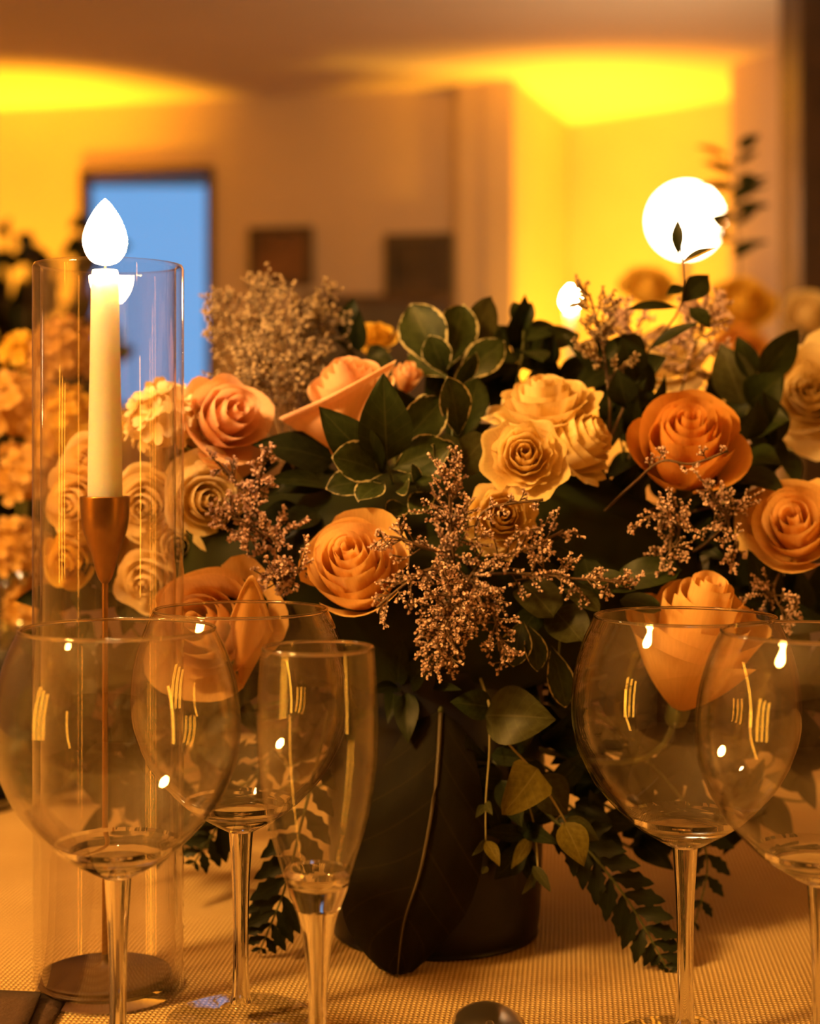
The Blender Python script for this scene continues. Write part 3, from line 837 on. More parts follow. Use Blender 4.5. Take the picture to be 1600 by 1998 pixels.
# ------------------------------------------------------------------ leaves
def leaf_geo(base, tip, w, nrm, shape='obovate', fold=0.18, bend=0.12, wave=0.05, nu=6, nv=10, seed=0, serr=0.0):
    """leaf blade between two world points; nrm is the side it shows"""
    ax = tip-base; L = ax.length; ax = ax/L
    n = (nrm-ax*nrm.dot(ax))
    if n.length < 1e-5: n = ax.orthogonal()
    n.normalize(); sd = ax.cross(n)
    rnd = random.Random(seed); ph = rnd.uniform(0, 6)
    v, uv, f = [], [], []
    for j in range(nv+1):
        s = j/nv
        if shape == 'obovate': hw = (math.sin(PI*s**1.35))**0.75 if 0 < s < 1 else 0.0
        elif shape == 'ovate': hw = (math.sin(PI*s**0.72))**0.9 if 0 < s < 1 else 0.0
        elif shape == 'round': hw = math.sqrt(max(0, 1-(2*s-1)**2))**0.8
        elif shape == 'heart': hw = 0.9*(1-s)**0.55*min(1, (s*7)**0.55)*1.25 if s < 1 else 0
        else: hw = math.sin(PI*s)**1.1 if 0 < s < 1 else 0
        hw = max(hw, 0.025 if s < 0.5 else 0.008)*w*0.5
        for i in range(nu+1):
            u = -1+2*i/nu
            k = hw*(1+serr*(1 if j % 2 else -1)*abs(u))
            h = fold*abs(u)**1.3*hw+bend*L*math.sin(PI*s*0.9)*0.6-bend*L*s*s*0.5
            h += wave*w*math.sin(5*s+ph+2*u)*abs(u)
            v.append(base+ax*(L*s)+sd*(u*k)+n*h)
            uv.append((0.5+0.5*u, s))
    for j in range(nv):
        for i in range(nu):
            a = j*(nu+1)+i; f.append((a, a+1, a+nu+2, a+nu+1))
    return v, f, uv
def add_leaf(t, base, tip, w, nrm, mat, **kw):
    v, f, uv = leaf_geo(base, tip, w, nrm, **kw)
    o = t.location
    return mesh_obj('leaf', [p-o for p in v], f, M[mat], t, uv)
CAMDIR = Vector((0, -1, 0))
def sprig(name, label, path, leaves, mat, shape='obovate', stem_mat='stem', r=0.0013, group=None, to_vase=True, cat='leaves', seed=0, ins=None):
    """path: list of (px,py,d); leaves: (bx,by,tx,ty,d0,d1,wpx[,tilt_x,tilt_z[,mat]])"""
    rnd = random.Random(seed+17)
    pts = [P(*p) for p in path]
    t = thing(name, label, cat, pts[0], None, group)
    allp = list(pts)
    if to_vase:
        i0 = ins if ins is not None else INS+Vector((rnd.uniform(-0.04, 0.04), rnd.uniform(-0.035, 0.035), 0))
        dirn = (pts[0]-pts[1]).normalized() if len(pts) > 1 else Vector((0, 0, -1))
        allp = bez(i0, pts[0]+dirn*((i0-pts[0]).length*0.3), pts[0], 6)[:-1]+pts
    sm = poly_smooth(allp, 4)
    n = len(sm)
    v, f = tube([p-t.location for p in sm], [r*(1-0.55*i/n) for i in range(n)], 6)
    mesh_obj('stem', v, f, M[stem_mat], t)
    for k, lf in enumerate(leaves):
        bx, by, tx, ty, d0, d1, wp = lf[:7]
        tilt = lf[7] if len(lf) > 7 else rnd.uniform(-0.4, 0.4)
        tz = lf[8] if len(lf) > 8 else rnd.uniform(0.0, 0.5)
        mm = lf[9] if len(lf) > 9 else mat
        sh = lf[10] if len(lf) > 10 else shape
        b, e = P(bx, by, d0), P(tx, ty, d1)
        add_leaf(t, b, e, wp/FPX*(d0+d1)/2, Vector((tilt, -1, tz)), mm, shape=sh, seed=seed*31+k)
    return t
VS = 'variegated pittosporum sprigs'
sprig('pittosporum_sprig', 'variegated leafy sprig standing highest above the butter yellow roses',
      [(880, 790, 1.02), (868, 720, 1.02), (862, 650, 1.02)],
      [(868,725,800,592,1.02,1.03,98,-.3,.2), (872,720,905,592,1.02,1.04,82,.2,.1), (870,730,838,655,1.0,.99,60,-.2,.3),
       (885,735,962,575,1.03,1.06,66,.3,.1,'euca'), (890,745,985,665,1.02,1.02,70,.4,.5), (868,735,795,690,1.02,1.04,62,-.5,.4),
       (880,760,930,690,1.0,.98,40,.6,.2), (890,770,1010,690,1.04,1.08,60,.2,.8,'green')], 'varieg', seed=1, group=VS)
sprig('pittosporum_sprig', 'variegated leafy sprig with upright dark leaves in front of the broad rolled rose',
      [(770, 960, .95), (760, 920, .93), (750, 880, .92)],
      [(745,915,622,795,.92,.91,92,-.4,.1,'green','ovate'), (755,900,748,730,.92,.90,108,.0,.1,'green','ovate'), (745,925,650,890,.92,.90,88,-.3,.5),
       (750,940,636,950,.92,.91,66,-.1,.7), (765,915,880,870,.92,.91,80,.4,.4), (770,880,868,775,.93,.93,84,.3,.2),
       (775,930,860,930,.92,.90,72,.3,.6,'green'), (750,945,700,975,.91,.89,60,-.3,.8), (772,960,800,935,.91,.89,40,.7,.3)], 'varieg', seed=2, group=VS)
sprig('pittosporum_sprig', 'variegated leafy sprig squeezed against the left of the yellow roses',
      [(870, 950, .95), (880, 880, .94), (885, 800, .95)],
      [(893,850,875,735,.94,.93,76,.5,.1), (895,860,935,735,.95,.96,64,.2,.1,'green'), (885,910,845,870,.93,.91,62,-.2,.4),
       (890,920,950,850,.93,.92,74,.2,.3,'euca','round'), (880,930,870,845,.93,.92,58,-.1,.2,'euca','round'), (875,800,800,810,.95,.95,72,-.3,.5),
       (850,960,800,1000,.91,.90,52,-.2,.7), (800,990,752,1000,.91,.90,48,.1,.8), (815,960,805,905,.91,.90,26,.9,.1)], 'varieg', seed=3, group=VS)
sprig('pittosporum_sprig', 'small round leaf tuft between the yellow cluster and the far candle',
      [(1010, 740, 1.05), (1020, 680, 1.06), (1022, 640, 1.07)],
      [(1020,650,1003,588,1.07,1.07,34), (1020,650,1036,590,1.07,1.06,34), (1020,665,1080,632,1.06,1.07,46,.2,.6,'green'),
       (1018,700,1130,645,1.06,1.1,60,.1,.8,'green'), (1015,700,940,700,1.05,1.03,60,-.2,.8,'green'), (1020,690,1060,700,1.04,1.0,56,.2,.7,'green')], 'green', seed=4, group=VS)
sprig('ruscus_sprig', 'thin dark sprig rising highest, in front of the glowing globe lamp',
      [(1215, 800, .99), (1262, 690, 1.0), (1330, 590, 1.01), (1325, 440, 1.01)],
      [(1324,500,1322,425,1.01,1.01,26), (1330,510,1396,480,1.01,1.0,17,.1,.6), (1330,590,1385,535,1.01,1.02,50,.2,.3),
       (1335,560,1300,575,1.01,1.0,24,0,.6), (1345,600,1385,640,1.01,1.0,40,.3,.3,'green'), (1322,600,1222,602,1.0,.99,26,0,.7),
       (1270,680,1362,628,1.0,.98,30,.1,.7), (1262,700,1200,660,1.0,.99,60,-.2,.3), (1240,750,1215,660,.99,.98,70,.2,.1), (1225,800,1205,720,.98,.97,60)], 'dark', shape='lance', stem_mat='twig', seed=5)
sprig('salal_sprig', 'leafy green sprig at the upper right behind the deep orange rose',
      [(1430, 900, 1.02), (1460, 800, 1.03), (1480, 710, 1.05)],
      [(1450,790,1405,670,1.04,1.05,86,-.2,.2,'euca'), (1465,740,1440,655,1.04,1.05,52,.2,.1), (1480,740,1562,640,1.05,1.07,66,.2,.1),
       (1460,790,1530,730,1.03,1.02,84,.3,.4), (1460,830,1540,820,1.03,1.01,92,.2,.6), (1450,860,1480,780,1.01,.99,70,.4,.2,'dark'),
       (1440,900,1520,905,1.0,.97,90,.3,.5), (1430,930,1530,955,.97,.94,80,.1,.9,'dark'), (1430,940,1380,980,.97,.93,76,.1,.9,'dark')], 'green', shape='ovate', seed=6)
sprig('salal_sprig', 'broad dark leaves left of the spiral peach rose',
      [(640, 960, .97), (600, 900, .97), (560, 860, .97)],
      [(650,900,492,865,.96,.94,88,-.1,.6,'dark'), (650,950,520,935,.95,.92,54,0,.9), (640,930,540,960,.95,.93,70,-.1,.6,'dark'),
       (600,1010,490,1030,.94,.92,80,-.2,.5,'dark'), (600,1080,500,1060,.94,.92,76,-.2,.4,'dark'), (620,1000,545,1040,.93,.91,64,-.2,.7,'dark')], 'green', shape='ovate', seed=7)
ES = 'trailing eucalyptus branches'
sprig('eucalyptus_branch', 'trailing branch with a pale heart-shaped leaf, below the lilac statice',
      [(925, 1290, .92), (950, 1360, .90), (975, 1430, .89), (1045, 1510, .88), (1105, 1605, .88)],
      [(948,1395,1082,1402,.89,.87,118,-.1,.3,'euca','ovate'), (1050,1500,980,1590,.88,.87,96,.2,.2,'euca_y','heart'), (1100,1605,1140,1690,.88,.87,64,.2,.2,'euca_y'),
       (1045,1515,1110,1590,.89,.90,80,.3,.1,'euca'), (960,1380,880,1370,.90,.89,60,-.2,.3,'green'), (1100,1600,1170,1640,.88,.88,44,.1,.3)], 'euca', shape='ovate', stem_mat='palestem', seed=8, group=ES)
sprig('eucalyptus_branch', 'thin trailing branch with tiny curled leaves, beside the big satin leaf',
      [(935, 1320, .92), (955, 1430, .90), (948, 1560, .89), (948, 1640, .89)],
      [(948,1570,928,1595,.89,.88,18), (948,1565,960,1590,.89,.88,18), (948,1640,975,1690,.89,.88,28,.3,.1,'euca_y'), (947,1640,922,1670,.89,.88,16),
       (950,1690,940,1705,.88,.88,14), (930,1360,895,1560,.92,.92,54,-.4,.1,'dark','lance'), (915,1340,805,1405,.92,.91,70,-.2,.4,'dark','ovate')], 'euca', shape='ovate', stem_mat='palestem', r=0.0009, seed=9, group=ES)
sprig('eucalyptus_branch', 'trailing branch ending in pale withered leaves near the cloth',
      [(960, 1380, .93), (1000, 1480, .92), (1040, 1600, .91), (1050, 1700, .90)],
      [(1035,1635,998,1695,.91,.90,28,-.2,.2,'euca_y'), (1040,1690,1075,1740,.90,.89,24,.3,.1,'euca'), (1045,1700,1020,1745,.90,.89,20),
       (1015,1530,1045,1590,.92,.92,70,.2,.2,'green'), (1005,1480,1060,1560,.92,.93,70,.2,.2,'dark')], 'euca', shape='ovate', stem_mat='palestem', r=0.0009, seed=10, group=ES)
sprig('eucalyptus_branch', 'rounded grey green leaves right of the lilac statice',
      [(1010, 1150, .91), (1050, 1190, .90), (1090, 1230, .90), (1085, 1320, .90)],
      [(1020,1140,1080,1200,.90,.88,90,.2,.5,'euca','round'), (1080,1190,1135,1250,.90,.88,84,.1,.2,'euca','round'), (1020,1210,1000,1300,.89,.88,66,-.3,.1,'varieg'),
       (1030,1220,1050,1310,.89,.88,54,.5,.1,'varieg'), (1075,1260,1105,1380,.90,.89,56,.2,.1,'varieg'), (1100,1150,1170,1190,.89,.87,46,.1,.7),
       (1120,1130,1240,1150,.89,.87,60,.1,.8,'green'), (1060,1180,1010,1240,.90,.89,54,-.2,.2,'green')], 'euca', seed=11, group=ES)
sprig('eucalyptus_branch', 'dark rounded leaves just above the right wine glass rim',
      [(1130, 1080, .93), (1180, 1120, .92), (1230, 1140, .91)],
      [(1200,1135,1330,1110,.91,.90,66,.1,.7,'green'), (1210,1170,1290,1190,.89,.88,44,.1,.8,'green'), (1150,1100,1080,1060,.92,.91,70,-.1,.6,'dark'),
       (1180,1110,1210,1020,.93,.94,70,.1,.3,'dark'), (1140,1090,1160,1180,.91,.9,64,.1,.4,'dark')], 'euca', shape='round', seed=12, group=ES)
# big satin leaf hanging to the cloth
def big_leaf():
    b = P(852, 1330, .93)
    t = thing('anthurium_leaf', 'large dark satin leaf hanging down to the cloth in the middle', 'leaf', b)
    path = poly_smooth([P(860, 1390, .905), P(850, 1530, .885), P(822, 1690, .878), P(788, 1800, .879), P(775, 1908, .882)], 6)
    n = len(path)-1; nu = 12
    v, uv, f = [], [], []
    for j, p in enumerate(path):
        s = j/n
        hw = (math.sin(PI*min(1, s**0.95*0.985+0.012)))**0.62*(1-0.30*(1-s))
        if s > 0.82: hw *= 1-((s-0.82)/0.18)**1.4*0.35
        wl, wr = 0.049*hw, 0.040*hw
        tg = (path[min(n, j+1)]-path[max(0, j-1)]).normalized()
        sd = tg.cross(CAMDIR).normalized()
        if sd.x < 0: sd = -sd
        for i in range(nu+1):
            u = -1+2*i/nu
            w = wr if u > 0 else wl
            rip = 0.0016*math.sin(s*22-abs(u)*5)*abs(u)
            q = p+sd*(u*w)+Vector((0, 1, 0))*(0.016*u*u*hw+rip)
            q.z = max(q.z, TABLE+0.0015)
            v.append(q-b); uv.append((0.5+0.5*u, s))
    for j in range(n):
        for i in range(nu):
            a = j*(nu+1)+i; f.append((a, a+1, a+nu+2, a+nu+1))
    mesh_obj('blade', v, f, M['bigleaf'], t, uv)
    vv, ff = tube([p-b-Vector((0, 0.0010, 0)) for p in path], [0.0014*(1-0.8*i/n) for i in range(n+1)], 6)
    mesh_obj('midrib', vv, ff, M['midrib'], t)
    st = bez(INS+Vector((0.01, -0.05, 0)), P(860, 1300, .92), path[0], 8)
    vv, ff = tube([p-b for p in st], 0.0018, 6); mesh_obj('stem', vv, ff, M['stem'], t)
big_leaf()
# ferns
def fern(label, path, lmax_px, n, seed, matname='fern', to_vase=True, start=None):
    pts = [P(*p) for p in path]
    t = thing('fern_frond', label, 'leaf', pts[0], None, 'fern fronds on the cloth')
    sm = poly_smooth(pts, 8); m = len(sm)
    if to_vase:
        st = bez(start or INS+Vector((0.03, -0.03, 0)), pts[0]+(pts[0]-pts[1])*0.8, pts[0], 6)[:-1]
    else: st = []
    allp = st+sm
    v, f = tube([p-t.location for p in allp], [0.0013*(1-0.7*i/len(allp)) for i in range(len(allp))], 5)
    mesh_obj('stem', v, f, M['stem'], t)
    rnd = random.Random(seed)
    for k in range(n):
        s = (k+0.3)/n
        i = min(m-2, int(s*(m-1))); p = sm[i].lerp(sm[i+1], s*(m-1)-i)
        tg = (sm[i+1]-sm[i]).normalized()
        ln = lmax_px/FPX*pts[0].y*(math.sin(PI*min(1, 0.22+0.78*s))**0.8)*(1 if s < 0.9 else 0.8)+0.002
        for sgn in (-1, 1):
            sd = tg.cross(CAMDIR).normalized()*sgn
            dr_ = (sd*0.8+tg*0.75+Vector((rnd.uniform(-.1, .1), rnd.uniform(-.25, .1), rnd.uniform(-.1, .1)))).normalized()
            e = p+dr_*ln
            e.z = max(e.z, TABLE+0.003)
            v, f, uv = leaf_geo(p, e, ln*0.42, Vector((rnd.uniform(-.3, .3), -1, .4)), shape='lance', nu=4, nv=8, serr=0.16, seed=k, bend=0.06)
            mesh_obj('leaflet', [q-t.location for q in v], f, M[matname], t, uv)
    return t
fern('dark fern frond lying on the cloth left of the right wine glass stem', [(1080, 1600, .92), (1140, 1650, .91), (1220, 1750, .90), (1280, 1850, .895), (1308, 1906, .89)], 78, 13, 1)
fern('fern frond behind the champagne flute, its tip on the cloth', [(620, 1480, .93), (590, 1600, .92), (560, 1720, .915), (530, 1800, .91), (505, 1860, .915)], 82, 11, 2, start=INS+Vector((-0.06, -0.03, 0)))
fern('fern frond between the left wine glass bowl and the stem beside it', [(560, 1420, .97), (480, 1540, .955), (420, 1620, .95), (375, 1690, .95)], 80, 10, 3, start=INS+Vector((-0.06, 0, 0)))
fern('dark fern frond at the right behind the right wine glass stem', [(1230, 1450, .97), (1330, 1560, .96), (1380, 1680, .955), (1350, 1820, .95)], 66, 10, 4, start=INS+Vector((0.05, 0, 0)))
# dark filler foliage deep inside the arrangement, much of it added to keep gaps dark
def filler(k, px, py, d, spread, where, nl=7):
    rnd = random.Random(500+k)
    base = P(px, py, d)
    lv = []
    for i in range(nl):
        a = rnd.uniform(0, 2*PI)
        L = rnd.uniform(0.6, 1.0)*spread
        bx, by = px+rnd.uniform(-30, 30), py+rnd.uniform(-30, 30)
        lv.append((bx, by, bx+L*math.cos(a), by+L*math.sin(a), d+rnd.uniform(-.01, .01), d-rnd.uniform(0, .035), rnd.uniform(0.4, 0.6)*L))
    sprig('salal_sprig', 'blackish filler leaf spray '+where, [(px+10, py+30, d+.01), (px, py, d)], lv, 'dark', shape='ovate', seed=600+k,
          group='blackish leaf sprays filling gaps in the arrangement')
for k, a in enumerate([
    (560, 1000, .99, 130, 'behind the bushy pale statice'),
    (620, 1180, .97, 120, 'under the left of the spiral rose'),
    (560, 1240, .97, 120, 'above the champagne flute rim, at its left'),
    (760, 1060, .98, 130, 'right behind the spiral rose'),
    (850, 1020, .99, 130, 'behind the pointed lilac statice'),
    (800, 1240, .97, 130, 'straight above the big satin leaf'),
    (900, 1240, .97, 130, 'behind the lowest tip of the lilac statice'),
    (1000, 1100, .97, 130, 'just below the pale spray rose'),
    (1100, 1060, .98, 130, 'right of the pale spray rose'),
    (1180, 960, .99, 130, 'between the yellow cluster and the deep orange rose'),
    (1150, 1150, .97, 120, 'behind the statice reaching far right'),
    (1230, 1050, .98, 130, 'under the left of the deep orange rose'),
    (1330, 1060, .98, 120, 'straight below the deep orange rose'),
    (1420, 1000, .99, 130, 'left of the edge rose'),
    (1500, 880, 1.03, 130, 'right of the deep orange rose'),
    (1480, 1180, .97, 130, 'below the edge rose'),
    (1100, 1280, .96, 120, 'behind the rounded grey green leaves'),
    (1180, 1330, .96, 120, 'seen through the left of the right wine glass'),
    (1000, 1330, .95, 120, 'behind the pale heart-shaped leaf'),
    (1150, 1430, .96, 130, 'right of the pale heart-shaped leaf'),
    (1050, 1450, .96, 120, 'under the pale heart-shaped leaf'),
    (1200, 1500, .96, 120, 'seen through the bottom of the right wine glass'),
    (1100, 1560, .95, 110, 'behind the yellow green hanging leaf'),
    (700, 940, .99, 120, 'behind the sprig with upright dark leaves'),
    (600, 880, 1.02, 120, 'under the broad rolled rose petal'),
    (480, 950, 1.0, 110, 'under the coral rose'),
    (480, 1120, .99, 120, 'above the second wine glass rim'),
    (900, 720, 1.06, 110, 'at the foot of the highest variegated sprig'),
    (1000, 700, 1.08, 110, 'behind the top of the yellow cluster'),
    (1180, 720, 1.05, 120, 'right of the top yellow spray rose'),
    (1230, 860, 1.02, 120, 'touching the left of the deep orange rose'),
    (840, 860, 1.0, 120, 'between the two lower variegated sprigs'),
    (700, 690, 1.10, 90, 'behind the broad rolled rose'),
    (1240, 1240, .97, 110, 'touching the left of the big side-on rose'),
    (1300, 1330, .98, 120, 'beneath the big side-on rose'),
    (1500, 1300, .98, 140, 'behind the rim of the glass at the right edge'),
    (1560, 1200, 1.0, 130, 'at the right edge under the edge rose'),
    (1420, 1450, .99, 120, 'between the two right wine glass bowls'),
    (720, 1280, .97, 110, 'under the spiral rose, by the flute rim'),
    (370, 1060, 1.0, 100, 'under the lower cream bloom'),
    (450, 1330, .98, 120, 'under the large loose peach rose'),
    (540, 1330, .97, 120, 'seen through the left wall of the flute'),
    (800, 1345, .915, 100, 'in front of the vase rim, above the big satin leaf'),
    (700, 1390, .93, 100, 'seen through the right wall of the flute'),
    (960, 1500, .915, 110, 'behind the thin trailing stems'),
    (1000, 1640, .915, 90, 'low before the vase, behind the withered leaves'),
    (240, 1180, 1.0, 110, 'behind the lowest cylinder bloom'),
    (320, 1600, 1.02, 90, 'lowest left, just above the cloth behind the first glass'),
    (235, 1580, 1.06, 90, 'lowest behind the candlestick stem'),
    (420, 1530, 1.0, 110, 'low between the second stem and the candlestick'),
    (310, 1520, 1.05, 120, 'low in the first wine glass, right of the candlestick'),
    (150, 1470, 1.12, 110, 'low in the first wine glass, at its left'),
    (60, 1400, 1.28, 90, 'at the left edge under the blurred stock'),
    (30, 1500, 1.30, 90, 'at the left edge near the cloth'),
    (1005, 715, 1.08, 90, 'left behind the top yellow spray rose'),
    (1100, 735, 1.08, 90, 'right behind the top yellow spray rose'),
    (1290, 960, 1.05, 120, 'hidden straight behind the deep orange rose'),
    (1245, 775, 1.04, 90, 'just above the left of the deep orange rose'),
    (1400, 800, 1.09, 90, 'behind the upper right of the deep orange rose'),
    (300, 1370, 1.02, 130, 'seen through the middle of the first wine glass'),
    (190, 1330, 1.04, 120, 'seen through the first wine glass, left of the candlestick stem'),
    (110, 1290, 1.08, 120, 'seen through the far left of the first wine glass'),
    (400, 1450, 1.0, 120, 'between the first wine glass and the second stem'),
    (230, 1470, 1.03, 120, 'low behind the candlestick stem'),
    (600, 1430, .96, 110, 'seen through the middle of the flute'),
    (1340, 1440, 1.0, 130, 'seen through the middle of the right wine glass'),
    (1260, 1420, .97, 120, 'left of the middle of the right wine glass'),
    (1500, 1430, 1.02, 130, 'seen through the left wall of the glass at the right edge'),
    (1580, 1330, 1.02, 130, 'at the right edge, under the glass rim'),
    (1580, 1500, 1.02, 130, 'low at the right edge, behind the last glass'),
    (1320, 1580, .99, 120, 'right at the top of the right glass stem'),
    (1160, 1620, .94, 90, 'where the dark fern frond begins'),
    (1440, 1580, 1.02, 120, 'hanging between the two right stems'),
    (1060, 730, 1.10, 110, 'behind the small round leaf tuft'),
    (1270, 800, 1.04, 100, 'just above the deep orange rose'),
    (1190, 1000, 1.0, 120, 'between the pale spray rose and the orange rose'),
    (150, 1180, 1.02, 110, 'low left in the cylinder'),
    (330, 1250, 1.0, 110, 'between the two left wine glass rims'),
    (1240, 1610, .97, 120, 'by the right wine glass stem'),
    (1205, 845, 1.0, 100, 'in the gap left of the deep orange rose'),
    (1215, 760, 1.05, 100, 'at the foot of the thin dark sprig'),
    (1030, 690, 1.10, 90, 'just under the small round leaf tuft'),
    (1290, 940, 1.02, 100, 'tucked beneath the deep orange rose'),
]):
    filler(k, *a)

# ------------------------------------------------------------------ statice and wax flower sprays
def florets(points, size, rnd):
    """tiny upturned cups: (pos, dir) -> joined mesh"""
    v, f = [], []
    for p, dvec in points:
        dvec = dvec.normalized(); a = dvec.orthogonal().normalized(); b = dvec.cross(a)
        o = len(v); s = size*rnd.uniform(0.6, 1.25); h = s*rnd.uniform(1.0, 1.7)
        tw = rnd.uniform(0, 2)
        v.append(p-dvec*(h*0.15))
        for k in range(5):
            q = tw+2*PI*k/5
            v.append(p+dvec*h*(1.0+rnd.uniform(-.2, .2))+(a*math.cos(q)+b*math.sin(q))*s*0.62)
        v.append(p+dvec*(h*0.65))
        for k in range(5):
            k2 = (k+1) % 5
            f.append((o, o+1+k2, o+1+k)); f.append((o+6, o+1+k, o+1+k2))
    return v, f
def statice(label, path, nb, blen, seed, fsize=0.00125, group='dried statice sprays', fmat='statice', spread=1.0, to_vase=True, step=0.0013, start=0.15, name='statice_spray', depth=0.6, sub=2):
    rnd = random.Random(seed)
    pts = [P(*p) for p in path]
    sm = poly_smooth(pts, 8); m = len(sm)
    t = thing(name, label, 'flower', pts[0], None, group)
    pre = []
    if to_vase:
        i0 = INS+Vector((rnd.uniform(-0.04, 0.04), rnd.uniform(-0.035, 0.035), 0))
        pre = bez(i0, pts[0]+(pts[0]-pts[1]).normalized()*(i0-pts[0]).length*0.3, pts[0], 6)[:-1]
    tubes = [tube([p-t.location for p in pre+sm], 0.0008, 5)]
    fl = []
    def branch(p, dv, L, lev):
        n = max(3, int(L/step))
        bend = Vector((rnd.uniform(-1, 1), rnd.uniform(-1, 1)*depth, rnd.uniform(-0.6, 1)))*0.35
        pp = [p]; cur = dv.normalized()
        side = cur.cross(Vector((rnd.uniform(-1, 1), rnd.uniform(-1, 1), rnd.uniform(-1, 1)))).normalized()
        for i in range(n):
            cur = (cur+bend*(1.0/n)).normalized()
            pp.append(pp[-1]+cur*(L/n))
            if i > n*0.25:
                s = 1 if i % 2 else -1
                fl.append((pp[-1]-t.location, cur*0.5+side*(0.9)+cur.cross(side)*(0.55*s)))
        tubes.append(tube([q-t.location for q in pp[::2]+[pp[-1]]], 0.0004, 4, cap=False))
        fl.append((pp[-1]-t.location, cur))
        if lev > 0:
            for _ in range(sub+1):
                k = rnd.randint(n//4, n-1)
                d2 = (cur+Vector((rnd.uniform(-1, 1), rnd.uniform(-1, 1)*depth, rnd.uniform(-1, 1)))*0.9)
                branch(pp[k], d2, L*rnd.uniform(0.35, 0.6), lev-1)
    for b in range(nb):
        s = start+(1-start)*(b+rnd.random())/nb
        i = min(m-2, int(s*(m-1)))
        tg = (sm[i+1]-sm[i]).normalized()
        dv = tg*0.7+Vector((rnd.uniform(-1, 1)*spread, rnd.uniform(-1, 0.6)*depth, rnd.uniform(-1, 1)*spread))
        branch(sm[i], dv, blen*rnd.uniform(0.6, 1.1)*(1.1-0.6*s), 1)
    v, f = merge(*tubes); mesh_obj('stem', v, f, M['twig'], t)
    v, f = florets(fl, fsize, rnd)
    tag(mesh_obj('floret_mass', v, f, M[fmat], t, smooth=False), kind='stuff')
    return t
statice('dense lilac statice rising to a point right of the spiral rose', [(900,1180,.91),(885,1080,.885),(878,990,.875),(876,915,.875)], 34, .026, 1)
statice('dense lilac statice mass in the middle, below the pale spray rose', [(940,1090,.91),(915,1130,.875),(895,1170,.865),(870,1210,.86)], 58, .028, 2)
statice('lilac statice hanging lowest, its tip under the central mass', [(900,1120,.90),(890,1190,.87),(865,1240,.865),(845,1300,.865)], 34, .022, 3)
statice('lilac statice reaching left across the spiral rose', [(890,1120,.89),(840,1110,.865),(790,1140,.86),(735,1185,.86)], 16, .020, 4)
statice('lilac statice feathering over the upper right of the spiral rose', [(880,1080,.89),(830,1070,.865),(780,1050,.862),(735,1045,.862)], 12, .016, 5)
statice('lilac statice reaching far right towards the right wine glass', [(940,1120,.90),(1040,1120,.875),(1130,1130,.87),(1235,1135,.87)], 18, .022, 6)
statice('lilac statice rising right from the mass to the orange rose', [(940,1110,.90),(1000,1080,.88),(1050,1060,.875),(1100,1035,.875)], 14, .020, 7)
statice('lilac statice drooping right under the mass', [(930,1140,.89),(960,1190,.87),(970,1230,.865),(975,1270,.865)], 16, .020, 8)
statice('lilac statice curl over the pale spray rose', [(930,1060,.90),(930,1020,.865),(960,990,.86),(1060,975,.86)], 10, .012, 9)
statice('pale statice sprig in front of the cream bloom, tip at the upper left', [(530,1050,.94),(500,990,.91),(460,940,.905),(422,900,.905)], 10, .018, 10)
statice('pale statice tuft pointing up under the coral rose', [(530,1070,.94),(505,1020,.91),(505,960,.905),(515,900,.905)], 14, .020, 11, fsize=.0017)
statice('bushy pale statice left of the spiral rose', [(560,1080,.94),(520,1050,.90),(480,1020,.895),(440,1010,.895)], 20, .022, 12, fsize=.0017)
statice('small pale statice tuft touching the left of the spiral rose', [(620,1110,.92),(590,1110,.885),(560,1120,.88),(535,1140,.88)], 16, .018, 13, fsize=.0017)
statice('pale statice behind the second wine glass bowl', [(560,1150,.95),(530,1190,.92),(510,1215,.915),(490,1240,.915)], 10, .016, 14)
statice('pale statice beneath the deep orange rose', [(1320,1070,.94),(1325,1030,.905),(1310,1000,.90),(1260,1010,.90)], 16, .022, 15)
statice('pale statice hanging between deep orange and low peach rose', [(1300,1000,.94),(1310,1040,.91),(1308,1065,.90),(1310,1095,.90)], 10, .018, 16)
statice('pale statice left of the right edge rose', [(1400,1040,.94),(1420,1010,.91),(1400,990,.905),(1390,960,.905)], 14, .022, 17)
statice('pale statice falling beside the right edge rose', [(1420,1000,.94),(1425,1040,.91),(1440,1060,.905),(1430,1090,.905)], 10, .016, 18)
statice('fine statice drawn across the deep orange rose', [(1240,940,.92),(1290,900,.89),(1350,905,.885),(1420,880,.885)], 7, .012, 19, sub=1)
statice('blurred statice sprig in front of the far candle', [(1190,790,.98),(1180,700,.985),(1165,630,.99),(1150,575,.99)], 20, .024, 20, fsize=.0018, fmat='statice2')
statice('blurred statice at the back between orange rose and thin sprig', [(1330,760,1.05),(1350,690,1.06),(1370,640,1.06),(1385,600,1.07)], 26, .030, 21, fsize=.0020, fmat='statice')
statice('blurred pale statice behind the thin dark sprig', [(1250,720,1.05),(1240,670,1.06),(1220,640,1.06),(1200,620,1.07)], 18, .026, 22, fsize=.0020, fmat='statice')
statice('statice catching light at the right below the edge rose', [(1520,1120,.95),(1510,1150,.92),(1520,1180,.915),(1540,1200,.915)], 12, .02, 23)
GB = 'blurred dried filler flowers behind the coral rose'
